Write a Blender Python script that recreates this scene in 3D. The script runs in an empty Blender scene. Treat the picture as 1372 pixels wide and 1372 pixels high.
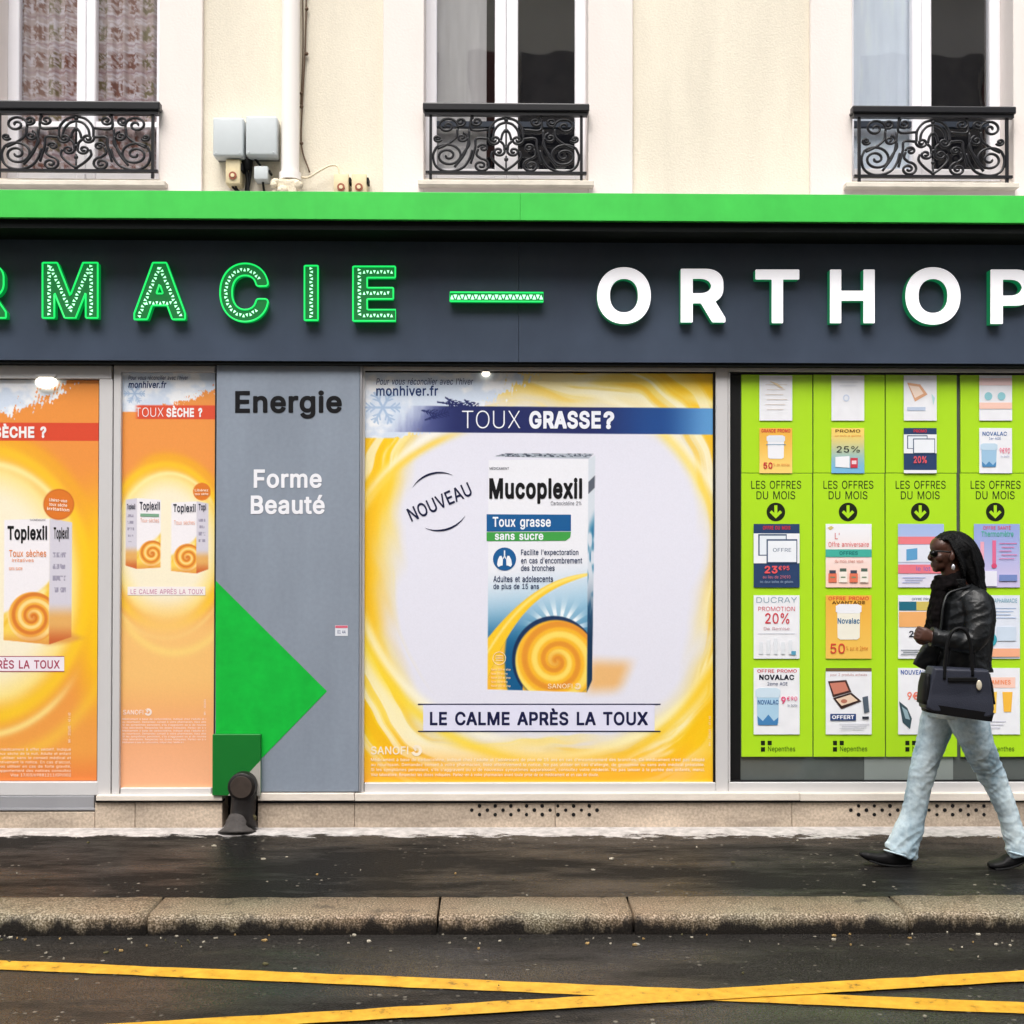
import bpy, bmesh, math, random, os
import numpy as np
from mathutils import Vector, Matrix, noise as mnoise

random.seed(7)
RNG = np.random.RandomState(5)
S = bpy.context.scene
COL = S.collection

# ------------------------------------------------------------------ camera
F_PX, W_PX = 1610.0, 1372.0
CAM = Vector((0.0, -7.0, 1.6))
YAW, PITCH, ROLL, SHIFT_PX = math.radians(0.81), math.radians(0.64), 0.0017, 32.0
fw = Vector((math.sin(YAW) * math.cos(PITCH), math.cos(YAW) * math.cos(PITCH), math.sin(PITCH)))
r0 = fw.cross(Vector((0, 0, 1))).normalized()
u0 = r0.cross(fw).normalized()
rt = (r0 + ROLL * u0).normalized()
up = rt.cross(fw).normalized()
up = (u0 - ROLL * r0).normalized()
cam_d = bpy.data.cameras.new('camera')
cam_d.sensor_fit = 'HORIZONTAL'
cam_d.sensor_width = 36
cam_d.lens = F_PX / W_PX * 36
cam_d.shift_y = SHIFT_PX / W_PX
cam_d.clip_start = 0.05
cam_d.clip_end = 500
cam = bpy.data.objects.new('camera', cam_d)
COL.objects.link(cam)
M = Matrix((rt, up, -fw)).transposed().to_4x4()
M.translation = CAM
cam.matrix_world = M
S.camera = cam

# ------------------------------------------------------------------ light: overcast day
SUN_EL, SUN_AZ = math.radians(58), math.radians(192)   # azimuth measured from +Y clockwise: from behind the camera
w = bpy.data.worlds.new('World')
S.world = w
w.use_nodes = True
nt = w.node_tree
bg = nt.nodes['Background']
sky = nt.nodes.new('ShaderNodeTexSky')
sky.sky_type = 'NISHITA'
sky.sun_disc = False
sky.sun_elevation = SUN_EL
sky.sun_rotation = SUN_AZ
sky.air_density = 1.0
sky.dust_density = 4.0
sky.ozone_density = 1.0
hs = nt.nodes.new('ShaderNodeHueSaturation')
hs.inputs['Saturation'].default_value = 0.35
nt.links.new(sky.outputs[0], hs.inputs['Color'])
nt.links.new(hs.outputs[0], bg.inputs[0])
bg.inputs[1].default_value = 0.15
sd = bpy.data.lights.new('sun', 'SUN')
sd.energy = 1.5
sd.angle = math.radians(40)
sd.color = (1.0, 0.97, 0.93)
sun = bpy.data.objects.new('sun', sd)
COL.objects.link(sun)
sv = Vector((math.sin(SUN_AZ) * math.cos(SUN_EL), math.cos(SUN_AZ) * math.cos(SUN_EL), math.sin(SUN_EL)))
sun.rotation_euler = (-sv).to_track_quat('-Z', 'Y').to_euler()
EXPO = 0.8
S.view_settings.view_transform = 'Standard'
S.view_settings.look = 'None'
S.view_settings.exposure = EXPO
S.view_settings.gamma = 1.0
LIT = 1.0 / 2 ** EXPO          # an emission of LIT shows as 1.0
try:
    S.cycles.max_bounces = 6
    S.cycles.use_denoising = True
except Exception:
    pass

# ------------------------------------------------------------------ photo-to-plane helpers (rectify the facade)
FWn, RTn, UPn, CAMn = (np.array(v) for v in (fw, rt, up, CAM))


def at_np(px, py, Y):
    px = np.asarray(px, float); py = np.asarray(py, float)
    d = F_PX * FWn + (px[..., None] - 686) * RTn - (py[..., None] - 686 - SHIFT_PX) * UPn
    t = (Y - CAMn[1]) / d[..., 1]
    return CAMn + d * t[..., None]


def at(px, py, Y):
    return Vector(at_np(np.array(px), np.array(py), Y))


def atz(px, py, Z):
    d = F_PX * fw + (px - 686) * rt - (py - 686 - SHIFT_PX) * up
    return CAM + d * ((Z - CAM.z) / d.z)


def RW(x0, y0, x1, y1, Y):
    """picture rectangle on the plane Y -> X0, X1, Z0 (low), Z1 (high)"""
    ym, xm = (y0 + y1) / 2, (x0 + x1) / 2
    return at(x0, ym, Y).x, at(x1, ym, Y).x, at(xm, y1, Y).z, at(xm, y0, Y).z


# ------------------------------------------------------------------ materials
def lin(c):
    out = []
    for v in c[:3]:
        v = v / 255.0
        out.append(v / 12.92 if v <= 0.04045 else ((v + 0.055) / 1.055) ** 2.4)
    return tuple(out)


def lin_np(a):
    a = np.clip(a, 0, 255) / 255.0
    return np.where(a <= 0.04045, a / 12.92, ((a + 0.055) / 1.055) ** 2.4)


def nmat(name):
    m = bpy.data.materials.new(name)
    m.use_nodes = True
    return m, m.node_tree, m.node_tree.nodes['Principled BSDF']


def mat(name, c, rough=0.6, spec=0.4, var=0.08, scale=4.0, bump=0.0, bscale=60.0, metal=0.0, coat=0.0, streak=None, var2=0.0, sheen=0.0):
    """plain surface with cloudy wear (var), fine speckle (var2) and bump"""
    m, t, p = nmat(name)
    N, L = t.nodes, t.links
    p.inputs['Roughness'].default_value = rough
    p.inputs['Specular IOR Level'].default_value = spec
    p.inputs['Metallic'].default_value = metal
    p.inputs['Coat Weight'].default_value = coat
    p.inputs['Coat Roughness'].default_value = 0.08
    col = lin(c)
    tc = N.new('ShaderNodeTexCoord')
    mp = N.new('ShaderNodeMapping')
    if streak:
        mp.inputs['Scale'].default_value = streak
    L.new(tc.outputs['Object'], mp.inputs[0])
    n1 = N.new('ShaderNodeTexNoise')
    n1.inputs['Scale'].default_value = scale
    n1.inputs['Detail'].default_value = 6
    n1.inputs['Roughness'].default_value = 0.6
    L.new(mp.outputs[0], n1.inputs['Vector'])
    mr = N.new('ShaderNodeMapRange')
    mr.inputs['From Min'].default_value = 0.3
    mr.inputs['From Max'].default_value = 0.7
    mr.inputs['To Min'].default_value = 1 - var
    mr.inputs['To Max'].default_value = 1 + var * 0.6
    L.new(n1.outputs[0], mr.inputs[0])
    last = mr.outputs[0]
    if var2:
        n2 = N.new('ShaderNodeTexNoise')
        n2.inputs['Scale'].default_value = bscale * 1.3
        n2.inputs['Detail'].default_value = 3
        L.new(tc.outputs['Object'], n2.inputs['Vector'])
        m2 = N.new('ShaderNodeMapRange')
        m2.inputs['From Min'].default_value = 0.35
        m2.inputs['From Max'].default_value = 0.65
        m2.inputs['To Min'].default_value = 1 - var2
        m2.inputs['To Max'].default_value = 1 + var2
        L.new(n2.outputs[0], m2.inputs[0])
        mu = N.new('ShaderNodeMath'); mu.operation = 'MULTIPLY'
        L.new(last, mu.inputs[0]); L.new(m2.outputs[0], mu.inputs[1])
        last = mu.outputs[0]
    vm = N.new('ShaderNodeVectorMath'); vm.operation = 'SCALE'
    vm.inputs[0].default_value = col
    L.new(last, vm.inputs['Scale'])
    L.new(vm.outputs[0], p.inputs['Base Color'])
    if bump:
        b = N.new('ShaderNodeTexNoise')
        b.inputs['Scale'].default_value = bscale
        b.inputs['Detail'].default_value = 5
        L.new(tc.outputs['Object'], b.inputs['Vector'])
        bp = N.new('ShaderNodeBump')
        bp.inputs['Strength'].default_value = bump
        bp.inputs['Distance'].default_value = 0.01
        L.new(b.outputs[0], bp.inputs['Height'])
        L.new(bp.outputs[0], p.inputs['Normal'])
    return m


def emat(name, c, strength, base=None, rough=0.4):
    m, t, p = nmat(name)
    p.inputs['Base Color'].default_value = (*lin(base or c), 1)
    p.inputs['Emission Color'].default_value = (*lin(c), 1)
    p.inputs['Emission Strength'].default_value = strength * LIT
    p.inputs['Roughness'].default_value = rough
    return m


_ink = {}


def ink(c, rough=0.45):
    k = tuple(int(v) for v in c)
    if k not in _ink:
        _ink[k] = mat('ink_%d_%d_%d' % k, c, rough=rough, spec=0.3, var=0.03, scale=9)
    return _ink[k]


def attr_mat(name, rough=0.4, spec=0.4, coat=0.3):
    """printed sheet: the design is stored on the sheet as a colour attribute"""
    m, t, p = nmat(name)
    a = t.nodes.new('ShaderNodeVertexColor')
    a.layer_name = 'design'
    t.links.new(a.outputs['Color'], p.inputs['Base Color'])
    p.inputs['Roughness'].default_value = rough
    p.inputs['Specular IOR Level'].default_value = spec
    p.inputs['Coat Weight'].default_value = coat
    p.inputs['Coat Roughness'].default_value = 0.05
    return m


# ------------------------------------------------------------------ mesh helpers
def thing(name, label, cat, loc=(0, 0, 0), group=None):
    o = bpy.data.objects.new(name, None)
    COL.objects.link(o)
    o.location = loc
    o.empty_display_size = 0.1
    o['label'] = label
    o['category'] = cat
    if group:
        o['group'] = group
    return o


def tag(o, label, cat, group=None):
    o['label'] = label
    o['category'] = cat
    if group:
        o['group'] = group
    return o


def worldloc(p):
    v = Vector((0, 0, 0))
    while p:
        v += p.location
        p = p.parent
    return v


def obj(name, bm, mats, parent=None, smooth=False, auto=None, label=None):
    if parent:
        bmesh.ops.translate(bm, verts=bm.verts, vec=-worldloc(parent))
    me = bpy.data.meshes.new(name)
    bm.to_mesh(me)
    bm.free()
    for m_ in (mats if isinstance(mats, (list, tuple)) else [mats]):
        me.materials.append(m_)
    if smooth:
        me.shade_smooth()
        if auto:
            try:
                me.set_sharp_from_angle(angle=math.radians(auto))
            except Exception:
                pass
    o = bpy.data.objects.new(name, me)
    COL.objects.link(o)
    if parent:
        o.parent = parent
    if label:
        o['label'] = label
    return o


def obj_pieces(name, bm, mats, parent, label=None):
    """like obj(), one object per group of neighbouring pieces"""
    bm.verts.ensure_lookup_table(); bm.verts.index_update()
    isl, seen = [], set()
    for v in bm.verts:
        if v.index in seen:
            continue
        st, comp = [v], []
        seen.add(v.index)
        while st:
            q = st.pop(); comp.append(q)
            for e in q.link_edges:
                o_ = e.other_vert(q)
                if o_.index not in seen:
                    seen.add(o_.index); st.append(o_)
        isl.append(comp)
    lo = np.array([[min(v.co[i] for v in c_) for i in range(3)] for c_ in isl])
    hi = np.array([[max(v.co[i] for v in c_) for i in range(3)] for c_ in isl])
    size = (hi - lo).max(1)
    n = len(isl)
    par = list(range(n))

    def root(i):
        while par[i] != i:
            par[i] = par[par[i]]; i = par[i]
        return i
    for i in range(n):
        gap = np.maximum(0, np.maximum(lo[i] - hi, lo - hi[i]))
        for j in np.nonzero(np.sqrt((gap ** 2).sum(1)) <= np.maximum(0.02, 0.5 * np.maximum(size[i], size)))[0]:
            par[root(int(j))] = root(i)
    groups = {}
    for i in range(n):
        groups.setdefault(root(i), []).append(i)
    outs = []
    for g in groups.values():
        nb = bmesh.new()
        vm_ = {}
        fs = set()
        for i in g:
            for v in isl[i]:
                vm_[v] = nb.verts.new(v.co)
                fs.update(v.link_faces)
        for f in sorted(fs, key=lambda f: f.index):
            nf = nb.faces.new([vm_[v] for v in f.verts]); nf.material_index = f.material_index
        outs.append(obj(name, nb, mats, parent, label=label if len(groups) == 1 else None))
    bm.free()
    return outs


def struct(name, bm, mats, **k):
    o = obj(name, bm, mats, **k)
    o['kind'] = 'structure'
    return o


def BM():
    return bmesh.new()


def box(bm, x0, x1, y0, y1, z0, z1, bev=0.0, mi=0, seg=1):
    x0, x1 = min(x0, x1), max(x0, x1)
    y0, y1 = min(y0, y1), max(y0, y1)
    z0, z1 = min(z0, z1), max(z0, z1)
    t = bmesh.new()
    bmesh.ops.create_cube(t, size=1)
    for v in t.verts:
        v.co = Vector(((x0 + x1) / 2 + v.co.x * (x1 - x0), (y0 + y1) / 2 + v.co.y * (y1 - y0), (z0 + z1) / 2 + v.co.z * (z1 - z0)))
    if bev:
        bmesh.ops.bevel(t, geom=list(t.edges), offset=bev, segments=seg, affect='EDGES', profile=0.5)
    merge(bm, t, mi)


def merge(bm, t, mi=None):
    t.verts.index_update()
    vs = [bm.verts.new(v.co) for v in t.verts]
    for f in t.faces:
        try:
            nf = bm.faces.new([vs[v.index] for v in f.verts])
            nf.material_index = mi if mi is not None else f.material_index
            nf.smooth = f.smooth
        except ValueError:
            pass
    t.free()


def pbox(bm, x0, y0, x1, y1, Y0, Y1, bev=0.0, mi=0, seg=1):
    """box whose front face (Y0) fills the picture rectangle"""
    X0, X1, Z0, Z1 = RW(x0, y0, x1, y1, Y0)
    box(bm, X0, X1, Y0, Y1, Z0, Z1, bev, mi, seg)


def prism(bm, pts, y0, y1, mi=0, mi_side=None):
    """pts (x,z) outline extruded between y0 (front) and y1"""
    a = [bm.verts.new((x, y0, z)) for x, z in pts]
    b = [bm.verts.new((x, y1, z)) for x, z in pts]
    fs = [bm.faces.new(a), bm.faces.new(b[::-1])]
    for f in fs:
        f.material_index = mi
    n = len(pts)
    for i in range(n):
        f = bm.faces.new((a[i], b[i], b[(i + 1) % n], a[(i + 1) % n]))
        f.material_index = mi if mi_side is None else mi_side
    bmesh.ops.recalc_face_normals(bm, faces=bm.faces)


def flat(bm, pts, Y, mi=0):
    """flat printed polygon, pts in picture pixels on plane Y, facing the street"""
    P = at_np(np.array([p[0] for p in pts]), np.array([p[1] for p in pts]), Y)
    f = bm.faces.new([bm.verts.new(p) for p in P])
    f.normal_update()
    if f.normal.y > 0:
        f.normal_flip()
    f.material_index = mi


def fdisc(bm, cx, cy, rx, ry, Y, mi=0, n=28, inner=0.0, a0=0, a1=360):
    if inner:
        for i in range(n):
            A, B = (math.radians(a0 + (a1 - a0) * k / n) for k in (i, i + 1))
            flat(bm, [(cx + rx * math.cos(A), cy - ry * math.sin(A)), (cx + rx * math.cos(B), cy - ry * math.sin(B)),
                      (cx + rx * inner * math.cos(B), cy - ry * inner * math.sin(B)), (cx + rx * inner * math.cos(A), cy - ry * inner * math.sin(A))], Y, mi)
    else:
        flat(bm, [(cx + rx * math.cos(2 * math.pi * i / n), cy - ry * math.sin(2 * math.pi * i / n)) for i in range(n)], Y, mi)


def tube(bm, pts, r, seg=8, mi=0, cap=True):
    pts = [Vector(p) for p in pts]
    n = len(pts)
    rs = r if isinstance(r, (list, tuple)) else [r] * n
    rings = []
    prev = None
    for i, p in enumerate(pts):
        t = (pts[min(i + 1, n - 1)] - pts[max(i - 1, 0)]).normalized()
        a = Vector((0, 1, 0)) if prev is None else prev
        a = (a - t * a.dot(t))
        if a.length < 1e-4:
            a = Vector((1, 0, 0)) - t * t.x
        a.normalize()
        prev = a
        b = t.cross(a)
        rings.append([bm.verts.new(p + rs[i] * (math.cos(2 * math.pi * k / seg) * a + math.sin(2 * math.pi * k / seg) * b)) for k in range(seg)])
    for i in range(n - 1):
        for k in range(seg):
            f = bm.faces.new((rings[i][k], rings[i][(k + 1) % seg], rings[i + 1][(k + 1) % seg], rings[i + 1][k]))
            f.material_index = mi
            f.smooth = True
    if cap:
        for rr in (rings[0][::-1], rings[-1]):
            f = bm.faces.new(rr)
            f.material_index = mi
    bmesh.ops.recalc_face_normals(bm, faces=bm.faces)


def spline(pts, n=8):
    """Catmull-Rom through pts"""
    P = [Vector(p) for p in pts]
    P = [P[0] * 2 - P[1]] + P + [P[-1] * 2 - P[-2]]
    out = []
    for i in range(1, len(P) - 2):
        for k in range(n):
            t = k / n
            a, b, c, d = P[i - 1:i + 3]
            out.append(0.5 * ((2 * b) + (c - a) * t + (2 * a - 5 * b + 4 * c - d) * t * t + (3 * b - a - 3 * c + d) * t ** 3))
    out.append(P[-2])
    return out


def ball(bm, c, rx, ry, rz, seg=20, rings=14, rot=None, mi=0):
    t = bmesh.new()
    bmesh.ops.create_uvsphere(t, u_segments=seg, v_segments=rings, radius=1)
    for v in t.verts:
        q = Vector((v.co.x * rx, v.co.y * ry, v.co.z * rz))
        if rot:
            q = rot @ q
        v.co = Vector(c) + q
    for f in t.faces:
        f.smooth = True
    merge(bm, t, mi)


# ------------------------------------------------------------------ lettering
_fonts = {}


def font():
    if 'f' not in _fonts:
        f = None
        try:
            f = bpy.data.fonts.load(os.path.join(bpy.utils.system_resource('DATAFILES'), 'fonts', 'Inter.woff2'))
        except Exception:
            f = None
        _fonts['f'] = f
    return _fonts['f']


def raw_outline(ch):
    """closed outlines of one character in em units, and its advance"""
    if ch in 'Il':          # plain strokes without feet
        H_, _ = raw_outline('H'); k_, _ = raw_outline('k'); i_, ai = raw_outline('i')
        h_ = max(q[:, 1].max() for q in (H_ if ch == 'I' else k_))
        stem = max(i_, key=lambda q: np.ptp(q[:, 1]))
        x0_, sw = (min(q[:, 0].min() for q in H_), np.ptp(stem[:, 0]) * 1.08) if ch == 'I' else (stem[:, 0].min(), np.ptp(stem[:, 0]))
        return [np.array([(x0_, 0.0), (x0_ + sw, 0.0), (x0_ + sw, h_), (x0_, h_)])], (2 * x0_ + sw if ch == 'I' else ai)
    def splines(body):
        c = bpy.data.curves.new('glyphs', 'FONT')
        if font():
            c.font = font()
        c.body = body
        o = bpy.data.objects.new('glyphs', c)
        COL.objects.link(o)
        bpy.context.view_layer.update()
        cu = o.to_curve(bpy.context.evaluated_depsgraph_get())
        out = []
        for sp in cu.splines:
            pts = []
            if sp.type == 'BEZIER':
                B = sp.bezier_points
                for i in range(len(B)):
                    p, q = B[i], B[(i + 1) % len(B)]
                    straight = (p.handle_right - p.co).length < 1e-5 and (q.handle_left - q.co).length < 1e-5
                    n = 1 if straight else 7
                    for k in range(n):
                        t = k / n
                        v = (1 - t) ** 3 * p.co + 3 * t * (1 - t) ** 2 * p.handle_right + 3 * t * t * (1 - t) * q.handle_left + t ** 3 * q.co
                        pts.append((v.x, v.y))
            else:
                pts = [(p.co.x, p.co.y) for p in sp.points]
            if len(pts) > 2:
                out.append(np.array(pts))
        o.to_curve_clear()
        bpy.data.objects.remove(o)
        bpy.data.curves.remove(c)
        return out
    two = splines(ch + ch)
    n = len(two) // 2
    if n == 0:
        return [], 0.28
    adv = min(q[:, 0].min() for q in two[n:]) - min(q[:, 0].min() for q in two[:n])
    return two[:n], adv


def contour(loops, d, res, square=False):
    """outline of the glyph grown by d (em), free of overlaps"""
    allp = np.concatenate(loops)
    m = max(d, 0) + 2.0 / res
    lo, hi = allp.min(0) - m, allp.max(0) + m
    nx, ny = int((hi[0] - lo[0]) * res) + 2, int((hi[1] - lo[1]) * res) + 2
    gx, gy = np.meshgrid(lo[0] + np.arange(nx) / res, lo[1] + np.arange(ny) / res)
    gx += 1.3e-5; gy += 1.7e-5
    px, py = gx.ravel(), gy.ravel()
    D = np.full(px.shape, 9.0)
    Wn = np.zeros(px.shape)
    for lp in loops:
        A, B = lp, np.roll(lp, -1, 0)
        for (ax, ay), (bx, by) in zip(A, B):
            ex, ey = bx - ax, by - ay
            l2 = ex * ex + ey * ey
            if l2 < 1e-12:
                continue
            t = np.clip(((px - ax) * ex + (py - ay) * ey) / l2, 0, 1)
            if square:       # square-cornered growth for straight capitals
                cand = [0 * px, 0 * px + 1]
                for num, den in ((px - ax, ex), (py - ay, ey), ((px - ax) - (py - ay), ex - ey), ((px - ax) + (py - ay), ex + ey)):
                    if abs(den) > 1e-9:
                        cand.append(np.clip(num / den, 0, 1))
                for t in cand:
                    D = np.minimum(D, np.maximum(np.abs(px - ax - t * ex), np.abs(py - ay - t * ey)) ** 2)
            else:
                D = np.minimum(D, (px - ax - t * ex) ** 2 + (py - ay - t * ey) ** 2)
            c = ex * (py - ay) - ey * (px - ax)
            Wn += ((ay <= py) & (by > py) & (c > 0)).astype(int) - ((ay > py) & (by <= py) & (c < 0)).astype(int)
    f = (np.sqrt(D) * np.where(np.abs(Wn) > 0.5, -1, 1) - d).reshape(ny, nx)
    ins = f < 0
    code = ins[:-1, :-1] * 1 + ins[:-1, 1:] * 2 + ins[1:, 1:] * 4 + ins[1:, :-1] * 8
    nxt, P = {}, {}

    def edge(j, i, horiz):
        k = (j, i, horiz)
        if k not in P:
            a = f[j, i]; b = f[j, i + 1] if horiz else f[j + 1, i]
            t = a / (a - b)
            P[k] = (lo[0] + (i + (t if horiz else 0)) / res, lo[1] + (j + (0 if horiz else t)) / res)
        return k
    T = {1: [('b', 'l')], 2: [('r', 'b')], 3: [('r', 'l')], 4: [('t', 'r')], 5: [('b', 'l'), ('t', 'r')], 6: [('t', 'b')], 7: [('t', 'l')],
         8: [('l', 't')], 9: [('b', 't')], 10: [('r', 'b'), ('l', 't')], 11: [('r', 't')], 12: [('l', 'r')], 13: [('b', 'r')], 14: [('l', 'b')]}
    for j, i in zip(*np.nonzero((code > 0) & (code < 15))):
        E_ = {'b': (j, i, True), 't': (j + 1, i, True), 'l': (j, i, False), 'r': (j, i + 1, False)}
        for a, b in T[int(code[j, i])]:
            nxt[edge(*E_[a])] = edge(*E_[b])
    out = []
    while nxt:
        k0, k = next(iter(nxt)), None
        k = k0
        lp = []
        while k in nxt:
            lp.append(P[k]); k = nxt.pop(k)
        if len(lp) < 4:
            continue
        # thin out nearly straight runs
        eps = 0.055 / res
        keep = [0]
        i = 0
        n = len(lp)
        L_ = np.array(lp)
        while i < n - 1:
            j = i + 2
            while j < min(n, i + 60):
                a, b = L_[i], L_[j]
                e = b - a
                l = math.hypot(*e) + 1e-9
                q = L_[i + 1:j]
                if np.abs((q[:, 0] - a[0]) * e[1] - (q[:, 1] - a[1]) * e[0]).max() / l > eps:
                    break
                j += 1
            i = j - 1
            keep.append(i)
        lp2 = L_[sorted(set(keep))]
        if len(lp2) > 3:
            out.append(lp2)
    return out


_tc, _ro = {}, {}
from mathutils.geometry import tessellate_polygon


def tri_loops(lp):
    """triangulate outlines: each outer loop together with the holes inside it"""
    def area(q):
        return 0.5 * float(np.sum(q[:, 0] * np.roll(q[:, 1], -1) - np.roll(q[:, 0], -1) * q[:, 1]))

    def inside(p_, q):
        x, y = q[:, 0], q[:, 1]; x2, y2 = np.roll(x, -1), np.roll(y, -1)
        c = ((y > p_[1]) != (y2 > p_[1])) & (p_[0] < (x2 - x) * (p_[1] - y) / (y2 - y + 1e-12) + x)
        return int(c.sum()) % 2 == 1
    base = np.cumsum([0] + [len(q) for q in lp])
    depth = [sum(inside(q[0], r) for j, r in enumerate(lp) if j != i) for i, q in enumerate(lp)]
    tri = []
    for i, q in enumerate(lp):
        if depth[i] % 2:
            continue
        ids = [i] + [j for j, r in enumerate(lp) if depth[j] == depth[i] + 1 and inside(r[0], q)]
        mp_ = [base[j] + k for j in ids for k in range(len(lp[j]))]
        for t_ in tessellate_polygon([[Vector((x, y, 0)) for x, y in lp[j]] for j in ids]):
            tri.append(tuple(int(mp_[k]) for k in t_))
    return tri


def glyph(ch, bold, res):
    k = (ch, round(bold, 3), res)
    if k not in _tc:
        if ch not in _ro:
            _ro[ch] = raw_outline(ch)
        lo, adv = _ro[ch]
        if not lo:
            _tc[k] = ([], [], adv)
        else:
            if bold < 0:
                lo = contour(lo, 0.0, 120)
            lp = contour(lo, bold, res, bold > 0.02 and ch in 'ABDEFHIKLMNPRTVXYZÈ')
            tri = tri_loops(lp)
            _tc[k] = (lp, tri, adv)
    return _tc[k]


def layout(body, bold, res, shear=0.0):
    V, T, LP, x = [], [], [], 0.0
    for ch in body:
        lp, tri, adv = glyph(ch, bold, res)
        n0 = len(V)
        for q in lp:
            n1 = len(V)
            V += [(x + a + shear * b, b) for a, b in q]
            LP.append(list(range(n1, len(V))))
        T += [tuple(n0 + i for i in t) for t in tri]
        x += adv + bold * 1.2
    return np.array(V), T, LP


def fit(V, x0, y0, x1, y1, rot=0.0):
    lo, hi = V.min(0), V.max(0)
    px = x0 + (V[:, 0] - lo[0]) / (hi[0] - lo[0]) * (x1 - x0)
    py = y1 - (V[:, 1] - lo[1]) / (hi[1] - lo[1]) * (y1 - y0)
    if rot:
        a = math.radians(rot); cx, cy = (x0 + x1) / 2, (y0 + y1) / 2
        dx, dy = px - cx, py - cy
        px = cx + dx * math.cos(a) + dy * math.sin(a)
        py = cy - dx * math.sin(a) + dy * math.cos(a)
    return px, py


def tx(bm, body, x0, y0, x1, y1, Y, mi=0, bold=0.0, rot=0.0, shear=0.0):
    """lettering fitted to a picture rectangle on plane Y; rot degrees about its middle"""
    hpx = (y1 - y0) if not rot else min(y1 - y0, x1 - x0)
    V, T, _ = layout(body, bold, 28 if hpx < 8 else (44 if hpx < 16 else 80), shear)
    P_ = at_np(*fit(V, x0, y0, x1, y1, rot), Y)
    vs = [bm.verts.new(p) for p in P_]
    for t_ in T:
        try:
            f = bm.faces.new([vs[i] for i in t_])
        except ValueError:
            continue
        f.normal_update()
        if f.normal.y > 0:
            f.normal_flip()
        f.material_index = mi


def tx_solid(bm, body, x0, y0, x1, y1, Yf, Yb, bold=0.0, mf=0, ms=1):
    V, T, LP = layout(body, bold, 120)
    P_ = at_np(*fit(V, x0, y0, x1, y1), Yf)
    a = [bm.verts.new(p) for p in P_]
    b = [bm.verts.new((p[0], Yb, p[2])) for p in P_]
    for t_ in T:
        try:
            f = bm.faces.new([a[i] for i in t_])
        except ValueError:
            continue
        f.normal_update()
        if f.normal.y > 0:
            f.normal_flip()
        f.material_index = mf
    for lp in LP:
        for i, j in zip(lp, lp[1:] + lp[:1]):
            bm.faces.new((a[i], a[j], b[j], b[i])).material_index = ms


def tx_rim(bm, body, x0, y0, x1, y1, Y, bold, r):
    """a thin lit tube that follows the outline of a letter"""
    V, T, LP = layout(body, bold, 120)
    P_ = at_np(*fit(V, x0, y0, x1, y1), Y)
    for lp in LP:
        q = [P_[i] for i in lp]
        tube(bm, q + [q[0]], r, 6)


# ------------------------------------------------------------------ printed designs (numpy colour functions in picture pixels)
_perm = RNG.rand(64, 64)


def vnoise(x, y):
    xi, yi = np.floor(x).astype(int), np.floor(y).astype(int)
    fx, fy = x - xi, y - yi
    fx, fy = fx * fx * (3 - 2 * fx), fy * fy * (3 - 2 * fy)
    g = lambda a, b: _perm[a % 64, b % 64]
    return (g(xi, yi) * (1 - fx) + g(xi + 1, yi) * fx) * (1 - fy) + (g(xi, yi + 1) * (1 - fx) + g(xi + 1, yi + 1) * fx) * fy


def fbm(x, y, o=4):
    s, a, t = 0, 1, 0
    for _ in range(o):
        s = s + a * vnoise(x, y); t += a
        x, y, a = x * 2.03 + 7.1, y * 2.03 + 3.3, a * 0.5
    return s / t


def ss(a, b, x):
    t = np.clip((x - a) / (b - a), 0, 1)
    return t * t * (3 - 2 * t)


def mix(A, c, k):
    k = np.clip(k, 0, 1)[..., None]
    return A * (1 - k) + np.asarray(c, float) * k


def full(x, c):
    return np.ones(x.shape + (3,)) * np.asarray(c, float)


def poly_mask(x, y, pts, soft=0.6):
    """convex polygon, points in clockwise picture order"""
    k = np.ones_like(x)
    n = len(pts)
    for i in range(n):
        (ax, ay), (bx, by) = pts[i], pts[(i + 1) % n]
        L = math.hypot(bx - ax, by - ay)
        d = ((bx - ax) * (y - ay) - (by - ay) * (x - ax)) / L
        k = k * ss(-soft, soft, d)
    return k


def arc_band(x, y, cx, cy, a, b, r, wd, ang0=None, ang1=None, rot=0.0):
    c, s = math.cos(rot), math.sin(rot)
    X, Yy = (x - cx) * c + (y - cy) * s, -(x - cx) * s + (y - cy) * c
    q = np.sqrt((X / a) ** 2 + (Yy / b) ** 2)
    k = np.exp(-((q - r) / wd) ** 2)
    if ang0 is not None:
        th = np.degrees(np.arctan2(-Yy / b, X / a)) % 360
        mid, half = (ang0 + ang1) / 2, (ang1 - ang0) / 2
        d = np.abs((th - mid + 180) % 360 - 180)
        k = k * (1 - ss(half * 0.55, half, d))
    return k


def spiral_art(x, y, cx, cy, R, light, mid, dark):
    """a swirl of caramel"""
    dx, dy = (x - cx) / R, (y - cy) / R
    r = np.sqrt(dx * dx + dy * dy) + 1e-4
    th = np.arctan2(dy, dx)
    s = np.sin(2 * np.pi * (2.6 * r ** 0.7) - th * 1.0 + 0.6)
    A = full(x, mid)
    A = mix(A, light, ss(0.1, 0.95, s) * 0.9)
    A = mix(A, dark, ss(0.2, 1.0, -s) * 0.75)
    A = mix(A, dark, ss(0.35, 0.0, r) * 0.7)
    return A, 1 - ss(0.97, 1.02, r)


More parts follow.
